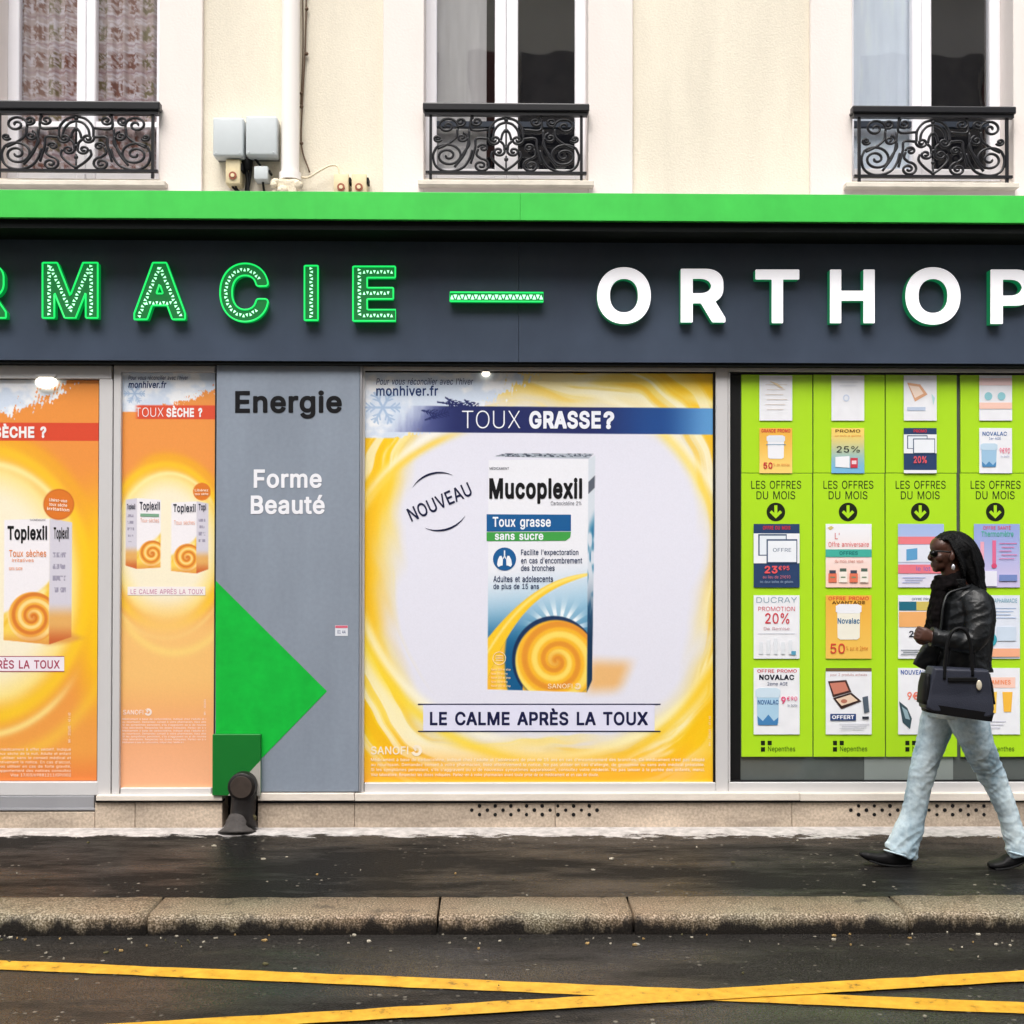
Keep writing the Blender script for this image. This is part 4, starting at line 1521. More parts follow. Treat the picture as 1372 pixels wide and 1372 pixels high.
def yellow_design(x, y):
    cx, cy = 728, 765
    dx, dy = (x - cx) / 222, (y - cy) / 236
    th = np.arctan2(dy, dx)
    r = (np.abs(dx) ** 2.5 + np.abs(dy) ** 2.5) ** 0.4
    r = r + 0.16 * (fbm(1.5 * np.cos(th) + 40, 1.5 * np.sin(th) + 40, 2) - 0.5) + 0.10 * (fbm(x * 0.012, y * 0.012, 3) - 0.5)
    A = full(x, LAV)
    ca, sa = np.cos(th), np.sin(th)
    N3 = lambda k1, k2, o: fbm(k1 * ca * r + 20 + o, k2 * r + k1 * sa * r + 20 + 2 * o, 3)
    sw = N3(2.2, 5, 0)
    yel = full(x, (254, 208, 34))
    yel = mix(yel, (255, 228, 110), ss(0.4, 0.7, N3(1.4, 7, 3)) * 0.8)
    yel = mix(yel, (248, 182, 44), ss(0.5, 0.75, N3(1.6, 5, 9)) * 0.7)
    k = ss(0.88, 1.16, r + 0.26 * (sw - 0.5) + 0.05 * np.sin(2 * th + 1.0))
    k3 = k[..., None]
    A = A * (1 - k3) + yel * k3
    st = fbm(1.1 * ca + 30 + 16 * r + 1.3 * sa, 1.4 * sa + 30 - 1.5 * ca + 3 * r, 4)
    ring = ss(0.96, 1.06, r) * (1 - ss(1.28, 1.5, r))
    A = mix(A, (255, 250, 226), ring * ss(0.52, 0.66, st) * 0.75)
    A = mix(A, (251, 192, 20), ring * ss(0.5, 0.36, st) * 0.55)
    inner = ss(0.8, 0.97, r) * (1 - ss(0.98, 1.06, r))
    A = mix(A, (253, 226, 120), inner * ss(0.5, 0.68, st) * ss(-0.2, 0.6, -ca + 0.5 * np.abs(sa)) * 0.75)
    A = mix(A, (252, 196, 30), arc_band(x, y, 728, 765, 222, 236, 1.08, 0.05, 150, 205) * 0.7)
    # sweeping highlights
    for (cx_, cy_, a, b, rr, wd, a0, a1, c, al) in (
            (700, 800, 245, 250, 1.0, 0.025, 95, 185, (255, 252, 236), 0.75), (690, 830, 250, 262, 1.0, 0.02, 100, 175, (253, 212, 70), 0.8),
            (720, 740, 250, 255, 1.0, 0.03, 190, 268, (255, 250, 224), 0.8), (730, 745, 262, 268, 1.02, 0.03, 185, 300, (255, 222, 60), 0.8),
            (735, 760, 245, 240, 1.06, 0.028, 250, 340, (255, 246, 190), 0.85), (715, 772, 240, 238, 1.13, 0.03, 255, 350, (253, 204, 30), 0.7),
            (720, 780, 268, 262, 1.0, 0.02, 10, 80, (255, 250, 228), 0.6), (735, 775, 235, 255, 1.0, 0.03, 5, 60, (255, 224, 90), 0.65),
            (905, 640, 120, 110, 1.0, 0.06, 20, 90, (255, 248, 205), 0.7), (600, 560, 170, 120, 1.0, 0.07, 150, 230, (255, 235, 150), 0.6)):
        A = mix(A, c, arc_band(x, y, cx_, cy_, a, b, rr, wd, a0, a1) * al)
    # deeper corners
    A = mix(A, (250, 176, 54), ss(985, 1047, y) * 0.75)
    A = mix(A, (252, 196, 12), ss(905, 956, x) * ss(860, 960, y) * 0.6)
    A = mix(A, (253, 200, 14), ss(860, 950, x) * (1 - ss(500, 545, y)) * 0.9)
    A = mix(A, (253, 226, 140), (1 - ss(640, 800, x)) * (1 - ss(520, 546, y)) * 0.8)
    # frost corner and headline band
    A, _ = frost_corner(A, x, y, 487, 499, 158, 92, 3)
    yb = (x - 487) / 470 * 2.5
    jag = fbm(x * 0.2, y * 0.05, 3) * 18
    bandk = ss(543.4, 544.4, y - yb + 0) * (1 - ss(579, 580, y - yb))
    left = ss(540, 600, x + 0.9 * (y - 545) + (jag - 9) * 1.0)
    bc = full(x, (30, 40, 98))
    bc = mix(bc, (28, 74, 142), ss(780, 880, x))
    bc = mix(bc, (96, 158, 214), ss(880, 956, x))
    bc = mix(bc, (108, 116, 170), 1 - ss(540, 620, x))
    kk = (bandk * left)[..., None]
    A = A * (1 - kk) + bc * kk
    twig = np.zeros_like(x)
    for (tx0, ty0, ang, ln) in ((640, 547, 172, 56), (618, 546, 150, 26), (600, 552, 200, 34), (632, 545, 140, 14), (585, 556, 165, 22), (606, 547, 128, 12)):
        ca_, sa_ = math.cos(math.radians(ang)), -math.sin(math.radians(ang))
        al = (x - tx0) * ca_ + (y - ty0) * sa_; ac = np.abs(-(x - tx0) * sa_ + (y - ty0) * ca_)
        wid = 1.0 + 5.5 * (1 - ss(0, ln, al)) * (((al * 0.24) + ac * 0.25) % 1.0 > 0.42)
        twig = np.maximum(twig, (1 - ss(wid - 0.5, wid + 0.5, ac)) * (al > 0) * (al < ln))
    A = mix(A, (30, 40, 98), twig)
    # shade cast by the pictured box, printed
    A = mix(A, (240, 176, 92), poly_mask(x, y, [(790, 886), (845, 888), (830, 925), (786, 927)], 12) * 0.8)
    # pictured box
    front = poly_mask(x, y, [(654, 617), (788, 615), (786, 928), (653, 924)])
    side = poly_mask(x, y, [(788, 615), (797, 610), (793, 912), (786, 928)])
    lid = poly_mask(x, y, [(662, 612), (676, 608), (795, 608), (788, 615)])
    A = mix(A, (176, 184, 196), lid)
    A = mix(A, (60, 70, 86), lid * ss(0.5, 0.6, fbm(x * 0.3, y * 0.9, 2)) * (y < 613))
    fr = full(x, (238, 239, 246))
    t = ss(742, 860, y + (x - 655) * 0.12 - 12)
    blue = full(x, (112, 178, 214))
    blue = mix(blue, (16, 92, 140), ss(790, 880, y))
    fr = fr * (1 - t[..., None]) + blue * t[..., None]
    # burst of light
    bx, by = x - 748, y - 848
    br, bt = np.sqrt(bx * bx + by * by), np.arctan2(by, bx)
    fr = mix(fr, (240, 248, 253), np.exp(-((br - 22) / 17) ** 2) * ss(0.35, 0.75, 0.5 + 0.5 * np.sin(bt * 17)) * 0.9 + np.exp(-((br) / 26) ** 2) * 0.8)
    # ribbon
    # ribbon of syrup: two smooth curves y(x)
    xr = np.clip((791 - x) / 138.0, 0, 1.05)
    ye = 768 + 26 * xr + 62 * xr ** 2.2 - 4 * np.sin(xr * 3.1)
    yl = 770 + 44 * xr ** 0.95 + 96 * xr ** 3.2
    rib = ss(-1, 1, y - ye) * (1 - ss(-1, 1, y - yl))
    body_ = ss(-1, 1, y - yl) * (1 - ss(-2, 2, x - (676 + 5 * ((y - 885) / 45.0) ** 2)))
    fr = mix(fr, (252, 204, 44), rib)
    fr = mix(fr, (255, 240, 160), rib * np.exp(-((y - ye - (yl - ye) * .35) / 3.0) ** 2) * 0.7)
    fr = mix(fr, (250, 190, 52), body_ * (y > 800))
    fr = mix(fr, (255, 222, 110), body_ * (y > 800) * np.exp(-((x - 664 - (y - 880) * .12) / 5.0) ** 2) * 0.7)
    q = np.sqrt(((x - 742) / 56) ** 2 + ((y - 884) / 58) ** 2)
    fr = mix(fr, (16, 44, 84), (1 - ss(0.99, 1.02, q)) * 0.95)
    C_, kq = spiral_art(x, y, 745, 886, 55, (255, 226, 110), (250, 188, 48), (226, 138, 48))
    fr = fr * (1 - kq[..., None]) + C_ * kq[..., None]
    fr = mix(fr, (250, 188, 48), ss(884, 900, y) * (x > 700) * (1 - kq) * ss(0.9, 1.0, q) * 0.9)
    fl = front[..., None]
    A = A * (1 - fl) + fr * fl
    sd_ = full(x, (214, 222, 232))
    sd_ = mix(sd_, (40, 120, 160), ss(690, 720, y + (x - 790) * 2) * ss(0.35, 0.55, fbm(x * 0.2, y * 0.04, 2)))
    sd_ = mix(sd_, (14, 50, 84), ss(760, 860, y))
    sd_ = mix(sd_, (60, 66, 80), (np.abs(y - 650 - (792 - x)) < 8) * 0.8)
    A = A * (1 - side[..., None]) + sd_ * side[..., None]
    # faint print grain
    return A * (0.985 + 0.03 * fbm(x * 0.9, y * 0.9, 2))[..., None]


def orange_base(x, y, x0, y0, x1, y1, cx, cy, a, b, topc, botc):
    A = full(x, topc)
    A = mix(A, botc, ss(y0 + (y1 - y0) * 0.55, y1, y))
    dx, dy = (x - cx) / a, (y - cy) / b
    r = np.sqrt(dx * dx + dy * dy); th = np.arctan2(dy, dx)
    glow = full(x, (250, 240, 212))
    glow = mix(glow, (254, 224, 120), ss(0.62, 1.0, r))
    k = 1 - ss(0.85, 1.08, r + 0.12 * (fbm(2 * np.cos(th) * r + 20, 5 * r + 2 * np.sin(th) * r + 20, 3) - 0.5))
    A = A * (1 - k[..., None]) + glow * k[..., None]
    A = mix(A, (254, 206, 40), arc_band(x, y, cx, cy, a, b, 1.02, 0.075) * 0.85)
    A = mix(A, (255, 240, 170), arc_band(x, y, cx + a * .05, cy + b * .03, a, b, 0.93, 0.03, 20, 160) * 0.8)
    A = mix(A, (255, 236, 150), arc_band(x, y, cx, cy - b * .03, a * 1.02, b * 1.04, 1.13, 0.03, 200, 330) * 0.75)
    A = mix(A, (250, 196, 70), arc_band(x, y, cx + a * .1, cy, a * 1.05, b * 1.1, 1.2, 0.05, 190, 350) * 0.7)
    A = mix(A, (246, 176, 40), arc_band(x, y, cx, cy + b * .05, a * 1.02, b, 1.16, 0.06, 20, 120) * 0.7)
    return A


def pack(A, x, y, fx0, fx1, sx, top, bot, front_right, warm=1.0):
    """pictured cough-syrup carton: front fx0..fx1, side to sx (right if front_right is False)"""
    H = bot - top
    fm = poly_mask(x, y, [(fx0, top + 2), (fx1, top), (fx1, bot), (fx0, bot - H * .035)] if sx > fx1 else [(fx0, top), (fx1, top + 2), (fx1, bot - H * .02), (fx0, bot)], 0.5)
    fr = full(x, (244, 240, 244))
    w_ = fx1 - fx0
    ye = top + H * 0.50 + np.clip((fx1 - x) / w_, 0, 1) ** 0.8 * H * 0.26
    k = ss(ye - 4, ye + 4, y)
    fr = mix(fr, (252, 216, 96), k)
    fr = mix(fr, (255, 240, 180), np.exp(-((y - ye - 5) / (H * .03)) ** 2) * 0.8)
    fr = mix(fr, (244, 188, 40), k * ss(0.4, 0.65, fbm((x - fx0) / w_ * 3 + (y - top) / H * 4, (y - top) / H * 3, 3)))
    C_, kq = spiral_art(x, y, fx0 + w_ * .64, bot - H * .22, w_ * .55, (255, 226, 150), (246, 178, 66), (214, 112, 44))
    kq = kq * (y > bot - H * .48)
    fr = fr * (1 - kq[..., None]) + C_ * kq[..., None]
    fr = mix(fr, (214, 110, 56), ss(bot - H * .12, bot, y) * 0.5)
    A = A * (1 - fm[..., None]) + fr * fm[..., None]
    a, b = (fx1, sx) if sx > fx1 else (sx, fx0)
    sm = poly_mask(x, y, [(a, top), (b, top + H * .03), (b, bot - H * .06), (a, bot)] if sx > fx1 else [(a, top + H * .02), (b, top), (b, bot), (a, bot - H * .05)], 0.5)
    sd_ = full(x, (214, 210, 222))
    sd_ = mix(sd_, (232, 176, 100), ss(top + H * .66, top + H * .8, y))
    sd_ = mix(sd_, (206, 100, 50), ss(top + H * .82, bot, y))
    rows = (np.sin(y * (90 / H) * 0.75) > 0.2) * (y > top + H * .22) * (y < top + H * .62) * (x > a + (b - a) * .15) * (x < b - (b - a) * .25)
    sd_ = mix(sd_, (110, 104, 130), rows * 0.55 * ss(0.35, 0.55, fbm(x * .8, y * .2, 2)))
    A = A * (1 - sm[..., None]) + sd_ * sm[..., None]
    return A


def orange_wide(x, y):
    A = orange_base(x, y, -190, 509, 131, 1047, -25, 782, 140, 178, (240, 150, 68), (242, 164, 76))
    A = mix(A, (232, 112, 60), ss(1000, 1047, y) * 0.55)
    A = mix(A, (254, 204, 20), ss(90, 131, x) * (1 - ss(60, 190, np.abs(y - 800))) * 0.9)
    k = ss(566, 567, y) * (1 - ss(590, 591, y)) * 1.0
    A = mix(A, (222, 76, 48), k)
    A, _ = frost_corner(A, x, y, -190, 509, 205, 88, 8)
    A = mix(A, (222, 76, 48), k)
    A = mix(A, (226, 160, 80), poly_mask(x, y, [(66, 838), (112, 855), (95, 862), (60, 864)], 5) * 0.9)
    A = pack(A, x, y, 5, 66, 96, 695, 864, True)
    q = np.sqrt(((x - 78) / 20.5) ** 2 + ((y - 676) / 20.5) ** 2)
    A = mix(A, (224, 122, 40), 1 - ss(0.97, 1.02, q))
    A = mix(A, (196, 92, 36), np.exp(-((q - 0.98) / 0.05) ** 2) * 0.6)
    return A * (0.985 + 0.03 * fbm(x * 0.9, y * 0.9, 2))[..., None]


def orange_narrow(x, y):
    A = orange_base(x, y, 161, 499, 286, 1055, 222, 732, 78, 108, (242, 154, 76), (248, 182, 138))
    A = mix(A, (250, 200, 122), ss(790, 850, y) * (1 - ss(900, 990, y)) * 0.9)
    A = mix(A, (255, 226, 130), arc_band(x, y, 235, 770, 80, 100, 1.05, 0.06, 200, 330) * 0.5)
    k = ss(542.5, 543.5, y) * (1 - ss(561.5, 562.5, y)) * ss(178, 186, x)
    A, _ = frost_corner(A, x, y, 161, 499, 112, 55, 12)
    A = mix(A, (226, 84, 56), k)
    A = pack(A, x, y, 183, 215, 168, 668, 763, True)
    A = pack(A, x, y, 229, 263, 279, 672, 769, True)
    q = np.sqrt(((x - 270) / 12) ** 2 + ((y - 659) / 12) ** 2)
    A = mix(A, (226, 126, 44), 1 - ss(0.96, 1.02, q))
    return A * (0.985 + 0.03 * fbm(x * 0.9, y * 0.9, 2))[..., None]


SMALL = ["Médicament à base de carbocistéine, indiqué chez l'adulte et l'adolescent de plus de 15 ans en cas d'encombrement des bronches. Ce médicament n'est pas adapté",
         "au nourrisson. Demandez conseil à votre pharmacien, lisez attentivement la notice. Ne pas utiliser en cas d'allergie, de grossesse ou sans avis médical préalable.",
         "Si les symptômes persistent, s'ils s'aggravent ou si de nouveaux symptômes apparaissent, consultez votre médecin. Ne pas laisser à la portée des enfants, merci.",
         "Visa laboratoire. Respectez les doses indiquées. Parlez-en à votre pharmacien avant toute prise de ce médicament et en cas de doute."]


def bird(bm, cx, cy, r, Y, mi):
    """little two-winged emblem"""
    fdisc(bm, cx, cy, r, r, Y, mi, 14, 0.45, 200, 480)
    flat(bm, [(cx - r * .9, cy - r * .9), (cx + r * .1, cy - r * .2), (cx - r * .2, cy + r * .2)], Y - 0.0002, mi)


YT = YPO - 0.002
# wide yellow poster
X0, X1, Z0, Z1 = RW(488, 499, 956, 1047, YPO)
pos = thing('poster', 'wide yellow and white cough remedy poster filling the middle shop window', 'poster', ((X0 + X1) / 2, YPO, Z0), 'cough remedy posters')
sheet('printed_sheet', 488, 499.5, 956, 1048, YPO, 0.0042, yellow_design, pos)
bm = BM()
tx(bm, 'TOUX', 619, 550, 697, 574, YT, 0, -0.012)
tx(bm, 'GRASSE', 709, 550.5, 805, 574.5, YT, 0, 0.036)
tx(bm, '?', 808.5, 551, 823, 575, YT, 0, 0.036)
obj_pieces('lettering', bm, ink((240, 242, 250)), pos, label='white headline Toux grasse on the dark blue band')
bm = BM()
tx(bm, "Pour vous réconcilier avec l'hiver", 504, 506.5, 634, 515.5, YT, 0, 0.004, shear=0.2)
tx(bm, 'monhiver.fr', 504, 516.5, 587, 530.5, YT, 0, 0.016)
obj_pieces('lettering', bm, ink((34, 62, 116)), pos, label='small dark blue web address in the frosted corner')
bm = BM()
tx(bm, 'NOUVEAU', 544, 663, 634, 682, YT, 0, 0.012, rot=24)
for a0, a1 in ((62, 152), (242, 332)):
    n = 26
    for i in range(n):
        A, B = math.radians(a0 + (a1 - a0) * i / n), math.radians(a0 + (a1 - a0) * (i + 1) / n)
        wa, wb = 2.6 * math.sin(math.pi * i / n) + .15, 2.6 * math.sin(math.pi * (i + 1) / n) + .15
        flat(bm, [(588 + 40 * math.cos(A), 672 - 40 * math.sin(A)), (588 + 40 * math.cos(B), 672 - 40 * math.sin(B)),
                  (588 + (40 - wb) * math.cos(B), 672 - (40 - wb) * math.sin(B)), (588 + (40 - wa) * math.cos(A), 672 - (40 - wa) * math.sin(A))], YT)
obj_pieces('lettering', bm, ink((22, 28, 62)), pos, label='slanted round stamp reading Nouveau')
bm = BM()
tx(bm, 'Mucoplexil', 655.5, 640, 780, 675, YT, 0, 0.034)
tx(bm, 'Carbocistéine 2%', 738, 671.5, 779, 677, YT, 1)
tx(bm, 'MÉDICAMENT', 656, 625, 682, 629.5, YT, 1, 0.01)
flat(bm, [(652, 689), (765, 689.5), (765, 711.5), (652, 712)], YT + 0.0005, 2)
flat(bm, [(652, 713), (765, 712.5), (764, 720), (758, 724.5), (652, 725)], YT + 0.0005, 3)
tx(bm, 'Toux grasse', 660, 692.5, 738, 709.5, YT, 4, 0.02)
tx(bm, 'sans sucre', 663, 715, 728, 723.5, YT, 4, 0.024)
fdisc(bm, 676, 749, 15.5, 15.5, YT + 0.0005, 2)
for s in (-1, 1):
    flat(bm, [(676 + s * a_, b_) for a_, b_ in ((2.2, 749), (4.2, 744.5), (6.6, 745), (9, 750), (10, 756.5), (8.2, 759.5), (5, 758), (2.6, 757.5))], YT, 4)
    flat(bm, [(676 + s * .6, 744), (676 + s * 2.2, 748), (676 + s * 1.2, 749), (676 - s * .4, 745.5)], YT - 0.0003, 4)
flat(bm, [(675.1, 737.5), (676.9, 737.5), (676.9, 745), (675.1, 745)], YT - 0.0006, 4)
for s_, a, b, c_, d in (("Facilite l'expectoration", 698, 736, 775, 745.5), ("en cas d'encombrement", 698, 747, 780, 755), ('des bronches', 698, 757, 743, 765),
                        ('Adultes et adolescents', 661, 771.5, 741, 780), ('de plus de 15 ans', 661, 782, 722, 791)):
    tx(bm, s_, a, b, c_, d, YT, 5, 0.014)
for i in range(5):
    tx(bm, 'flacon 250 ml sirop', 658, 895.5 + i * 5.5, 684 - (i % 2) * 4, 899 + i * 5.5, YT, 6, 0.01)
fdisc(bm, 669, 882, 9, 9, YT, 6, 18, 0.9)
for dy in (-3, 0, 3):
    flat(bm, [(664, 881.4 + dy), (674, 881.4 + dy), (674, 882.4 + dy), (664, 882.4 + dy)], YT, 6)
tx(bm, 'SANOFI', 734, 916, 767, 922.5, YT, 6, 0.01)
bird(bm, 774, 919.5, 4.5, YT, 6)
obj_pieces('lettering', bm, [ink((14, 14, 18)), ink((90, 90, 104)), ink((26, 92, 150)), ink((66, 160, 74)), ink((238, 242, 248)), ink((44, 60, 96)), ink((252, 226, 180))], pos, label='lettering printed on the pictured medicine carton')
bm = BM()
flat(bm, [(567, 944.5), (877, 944.5), (877, 979), (567, 979)], YT + 0.0005, 0)
flat(bm, [(560, 942.8), (885, 942.8), (885, 944.4), (560, 944.4)], YT, 1)
flat(bm, [(560, 979.1), (885, 979.1), (885, 980.6), (560, 980.6)], YT, 1)
tx(bm, 'LE CALME APRÈS LA TOUX', 576, 949, 868, 972, YT - 0.0005, 1, 0.024)
obj_pieces('lettering', bm, [ink((226, 226, 246)), ink((20, 24, 66))], pos, label='slogan strip Le calme après la toux')
bm = BM()
tx(bm, 'SANOFI', 497, 1000, 547, 1011, YT, 0, 0.012)
bird(bm, 558, 1005.5, 7.5, YT, 0)
for i, s_ in enumerate(SMALL):
    tx(bm, s_, 497, 1015.5 + i * 6.7, 944 if i < 3 else 802, 1021 + i * 6.7, YT, 0, 0.006)
tx(bm, 'MH - 2016/01 - 40 x 60', 931, 978, 971, 981, YT, 0, 0.0, rot=90)
obj_pieces('lettering', bm, ink((252, 238, 214)), pos, label='pale maker name and small print along the foot')

# wide orange poster on the door (runs out of the picture)
X0, X1, Z0, Z1 = RW(-190, 509, 131, 1046, YPO)
pos = thing('poster', 'wide orange cough remedy poster on the glazed door with a large carton', 'poster', ((X0 + X1) / 2, YPO, Z0), 'cough remedy posters')
sheet('printed_sheet', -190, 509, 131, 1046, YPO, 0.0042, orange_wide, pos)
bm = BM()
tx(bm, 'TOUX', -78, 571, -18, 586.5, YT, 0, -0.012)
tx(bm, 'SÈCHE ?', -8, 567.5, 62, 587, YT, 0, 0.036)
obj_pieces('lettering', bm, ink((246, 240, 240)), pos, label='white headline Toux sèche on the red band')
bm = BM()
tx(bm, 'Toplexil', 10, 704, 63, 728, YT, 0, 0.03)
tx(bm, 'Toplexil', 72, 706, 92, 726, YT, 0, 0.02)
tx(bm, 'OXOMÉMAZINE', 40, 694.5, 61, 698, YT, 1)
tx(bm, 'Toux sèches', 12, 736.5, 62, 746, YT, 2, 0.008)
tx(bm, 'irritatives', 16, 748, 45, 753, YT, 2)
tx(bm, 'sans sucre', 12, 760, 30, 764, YT, 2)
for i in range(3):
    tx(bm, ('Libérez-vous', 'toux sèche', 'irritation')[i], 66 - (i == 2) * 3, 668 + i * 6, 90 + (i == 2) * 3, 672.5 + i * 6, YT, 3, 0.02, rot=-4)
flat(bm, [(-96, 880), (86, 880), (86, 899), (-96, 899)], YT + 0.0005, 4)
flat(bm, [(-96, 879), (86, 879), (86, 880), (-96, 880)], YT, 5)
flat(bm, [(-96, 899), (86, 899), (86, 900), (-96, 900)], YT, 5)
tx(bm, 'LE CALME APRÈS LA TOUX', -88, 881.5, 80, 896, YT, 5, 0.016)
obj_pieces('lettering', bm, [ink((18, 18, 22)), ink((120, 110, 116)), ink((232, 142, 78)), ink((252, 232, 214)), ink((242, 232, 240)), ink((168, 64, 92))], pos, label='lettering of the pictured carton, badge and slogan strip')
bm = BM()
tails = ["est un médicament à effet sédatif. Indiqué", "pour la toux sèche de la nuit. Adulte et enfant", "Ne pas utiliser sans le conseil médical et", "lisez attentivement la notice. En cas d'alcool,", "Ne pas utiliser en cas de forte gravité.", "le rapportement des notices consultez", "Visa 17/03/69881211/GP/002"]
for i, s_ in enumerate(tails):
    s_ = SMALL[i % 4][:46] + ' ' + s_ if i < 6 else s_
    tx(bm, s_, -150 if i < 6 else 14, 1002 + i * 5.7, 95, 1006.8 + i * 5.7, YT, 0, 0.006)
tx(bm, 'MH - 2016/01 - 40 x 60', 73, 973, 113, 977, YT, 0, 0.01, rot=90)
obj_pieces('lettering', bm, ink((250, 226, 200)), pos, label='pale small print at the foot')

# narrow orange poster
X0, X1, Z0, Z1 = RW(161, 499, 287, 1056, YPO)
pos = thing('poster', 'narrow orange cough remedy poster with two small cartons beside the grey panel', 'poster', ((X0 + X1) / 2, YPO, Z0), 'cough remedy posters')
sheet('printed_sheet', 161, 499, 287, 1056, YPO, 0.0042, orange_narrow, pos)
bm = BM()
tx(bm, 'TOUX', 181.5, 546, 219, 558.5, YT, 0, -0.008)
tx(bm, 'SÈCHE ?', 223, 543.5, 271, 559, YT, 0, 0.036)
obj_pieces('lettering', bm, ink((250, 244, 244)), pos, label='white headline Toux sèche on the red band')
bm = BM()
tx(bm, "Pour vous réconcilier avec l'hiver", 172, 503, 252, 509, YT, 0, 0.004, shear=0.2)
tx(bm, 'monhiver.fr', 172, 510.5, 223, 520, YT, 0, 0.02, shear=0.15)
obj_pieces('lettering', bm, ink((34, 58, 110)), pos, label='small dark blue web address in the frosted corner')
bm = BM()
for a, b, k in ((187, 214, 672), (232, 262, 675)):
    tx(bm, 'Toplexil', a, k, b, k + 14, YT, 0, 0.02)
    tx(bm, 'Toux sèches', a + 1, k + 22, b - 1, k + 28, YT, 1)
flat(bm, [(188, 688), (213, 688.5), (213, 692.5), (188, 692)], YT, 2)
tx(bm, 'Toplexil', 170, 675, 181, 684, YT, 0, 0.02)
tx(bm, 'Topl', 266, 675, 276, 686, YT, 0, 0.02)
for i in range(2):
    tx(bm, ('Libérez', 'toux sèche')[i], 261, 655 + i * 5, 279, 658.5 + i * 5, YT, 3, 0.02)
flat(bm, [(171, 786), (275, 786), (275, 797.5), (171, 797.5)], YT + 0.0005, 4)
tx(bm, 'LE CALME APRÈS LA TOUX', 175, 787.5, 272, 796, YT, 5, 0.01)
obj_pieces('lettering', bm, [ink((52, 54, 70)), ink((240, 176, 150)), ink((128, 170, 142)), ink((252, 226, 200)), ink((246, 238, 236)), ink((206, 150, 176))], pos, label='lettering of the pictured cartons, badge and slogan strip')
bm = BM()
tx(bm, 'SANOFI', 165, 951, 192, 957.5, YT, 0, 0.012)
bird(bm, 198.5, 954, 5, YT, 0)
for i in range(9):
    s_ = (SMALL * 3)[i][:62]
    tx(bm, s_, 164, 962 + i * 3.9, 276 if i < 8 else 246, 965.2 + i * 3.9, YT, 0, 0.01)
tx(bm, 'MH - 2016/01', 264, 946, 285, 949, YT, 0, 0.01, rot=90)
obj_pieces('lettering', bm, ink((253, 232, 220)), pos, label='pale maker name and small print')

# ================================================================== GREEN OFFER PANELS AND THEIR FLYERS
YG = -0.025
m_lime = mat('lime_green_board', (176, 226, 34), 0.4, 0.4, var=0.05, scale=1.5, coat=0.15)
PANX = [(993.5, 1088.5), (1090, 1185.5), (1187, 1282), (1287, 1383)]
ORD = ['lime green offer panel nearest the yellow poster', 'lime green offer panel showing the palette flyer at its foot', 'lime green offer panel behind the walking woman, between two others', 'lime green offer panel with the yellow cups flyer at its foot']
for i, (a, b) in enumerate(PANX):
    X0, X1, Z0, Z1 = RW(a, 502, b, 1014, YG)
    r_ = thing('offer_panel', ORD[i], 'display panel', ((X0 + X1) / 2, YG, Z0), 'green monthly offer panels')
    for y0, y1 in ((502, 633.6), (634.4, 1014)):
        bm = BM(); pbox(bm, a, y0, b, y1, YG, YG + 0.012, 0.0012); obj('board', bm, m_lime, r_)
    cx = (a + b) / 2 - 1.5
    bm = BM()
    tx(bm, 'LES OFFRES', cx - 33, 644, cx + 34, 655, YG - 0.001, 0, 0.004)
    tx(bm, 'DU MOIS', cx - 26, 658, cx + 26, 669, YG - 0.001, 0, 0.004)
    obj_pieces('lettering', bm, ink((42, 58, 22)), r_)
    bm = BM()
    fdisc(bm, cx, 686, 12.5, 12.5, YG - 0.001, 0, 32)
    o_ = [(-2, -9), (2, -9), (2, 1), (5.6, -2.6), (8.2, 0), (0, 8.4), (-8.2, 0), (-5.6, -2.6), (-2, 1)]
    flat(bm, [(cx - 2, 677), (cx + 2, 677), (cx + 2, 690), (cx - 2, 690)], YG - 0.002, 1)
    flat(bm, [(cx - 8.4, 686.5), (cx - 5.6, 683.7), (cx + 1.6, 691), (cx, 694.8)], YG - 0.0024, 1)
    flat(bm, [(cx + 8.4, 686.5), (cx + 5.6, 683.7), (cx - 1.6, 691), (cx, 694.8)], YG - 0.0028, 1)
    obj('arrow_badge', bm, [ink((26, 34, 18)), m_lime], r_)
    bm = BM()
    lx = a + 26
    for dx, dy in ((0, 0), (9, 0), (0, 8.5)):
        flat(bm, [(lx + dx, 992.5 + dy), (lx + dx + 5.5, 992.5 + dy), (lx + dx + 5.5, 998.5 + dy), (lx + dx, 998.5 + dy)], YG - 0.001, 0)
    tx(bm, 'Nepenthes', lx + 9.5, 1000, lx + 46, 1008.5, YG - 0.001, 1, 0.008)
    obj('logo', bm, [ink((22, 34, 14)), ink((64, 104, 20))], r_)

W_, NV, RD, TE = (240, 241, 246), (36, 62, 104), (206, 52, 64), (70, 176, 160)
GOLD1, GOLD2 = (240, 180, 70), (214, 150, 50)
FL = []


def fly(panel, row, bgc, items, label):
    a = PANX[panel][0]
    xo, xw = (24, 44) if row < 2 else (16.3, 61.5)
    if panel == 3:
        xo, xw = (25, 44) if row < 2 else (18, 61.5)
    y0, y1 = ((503, 563.5), (573.5, 634), (702, 787), (797.5, 882.5), (895, 984))[row]
    FL.append((a + xo, y0, a + xo + xw, y1, bgc, items, label))


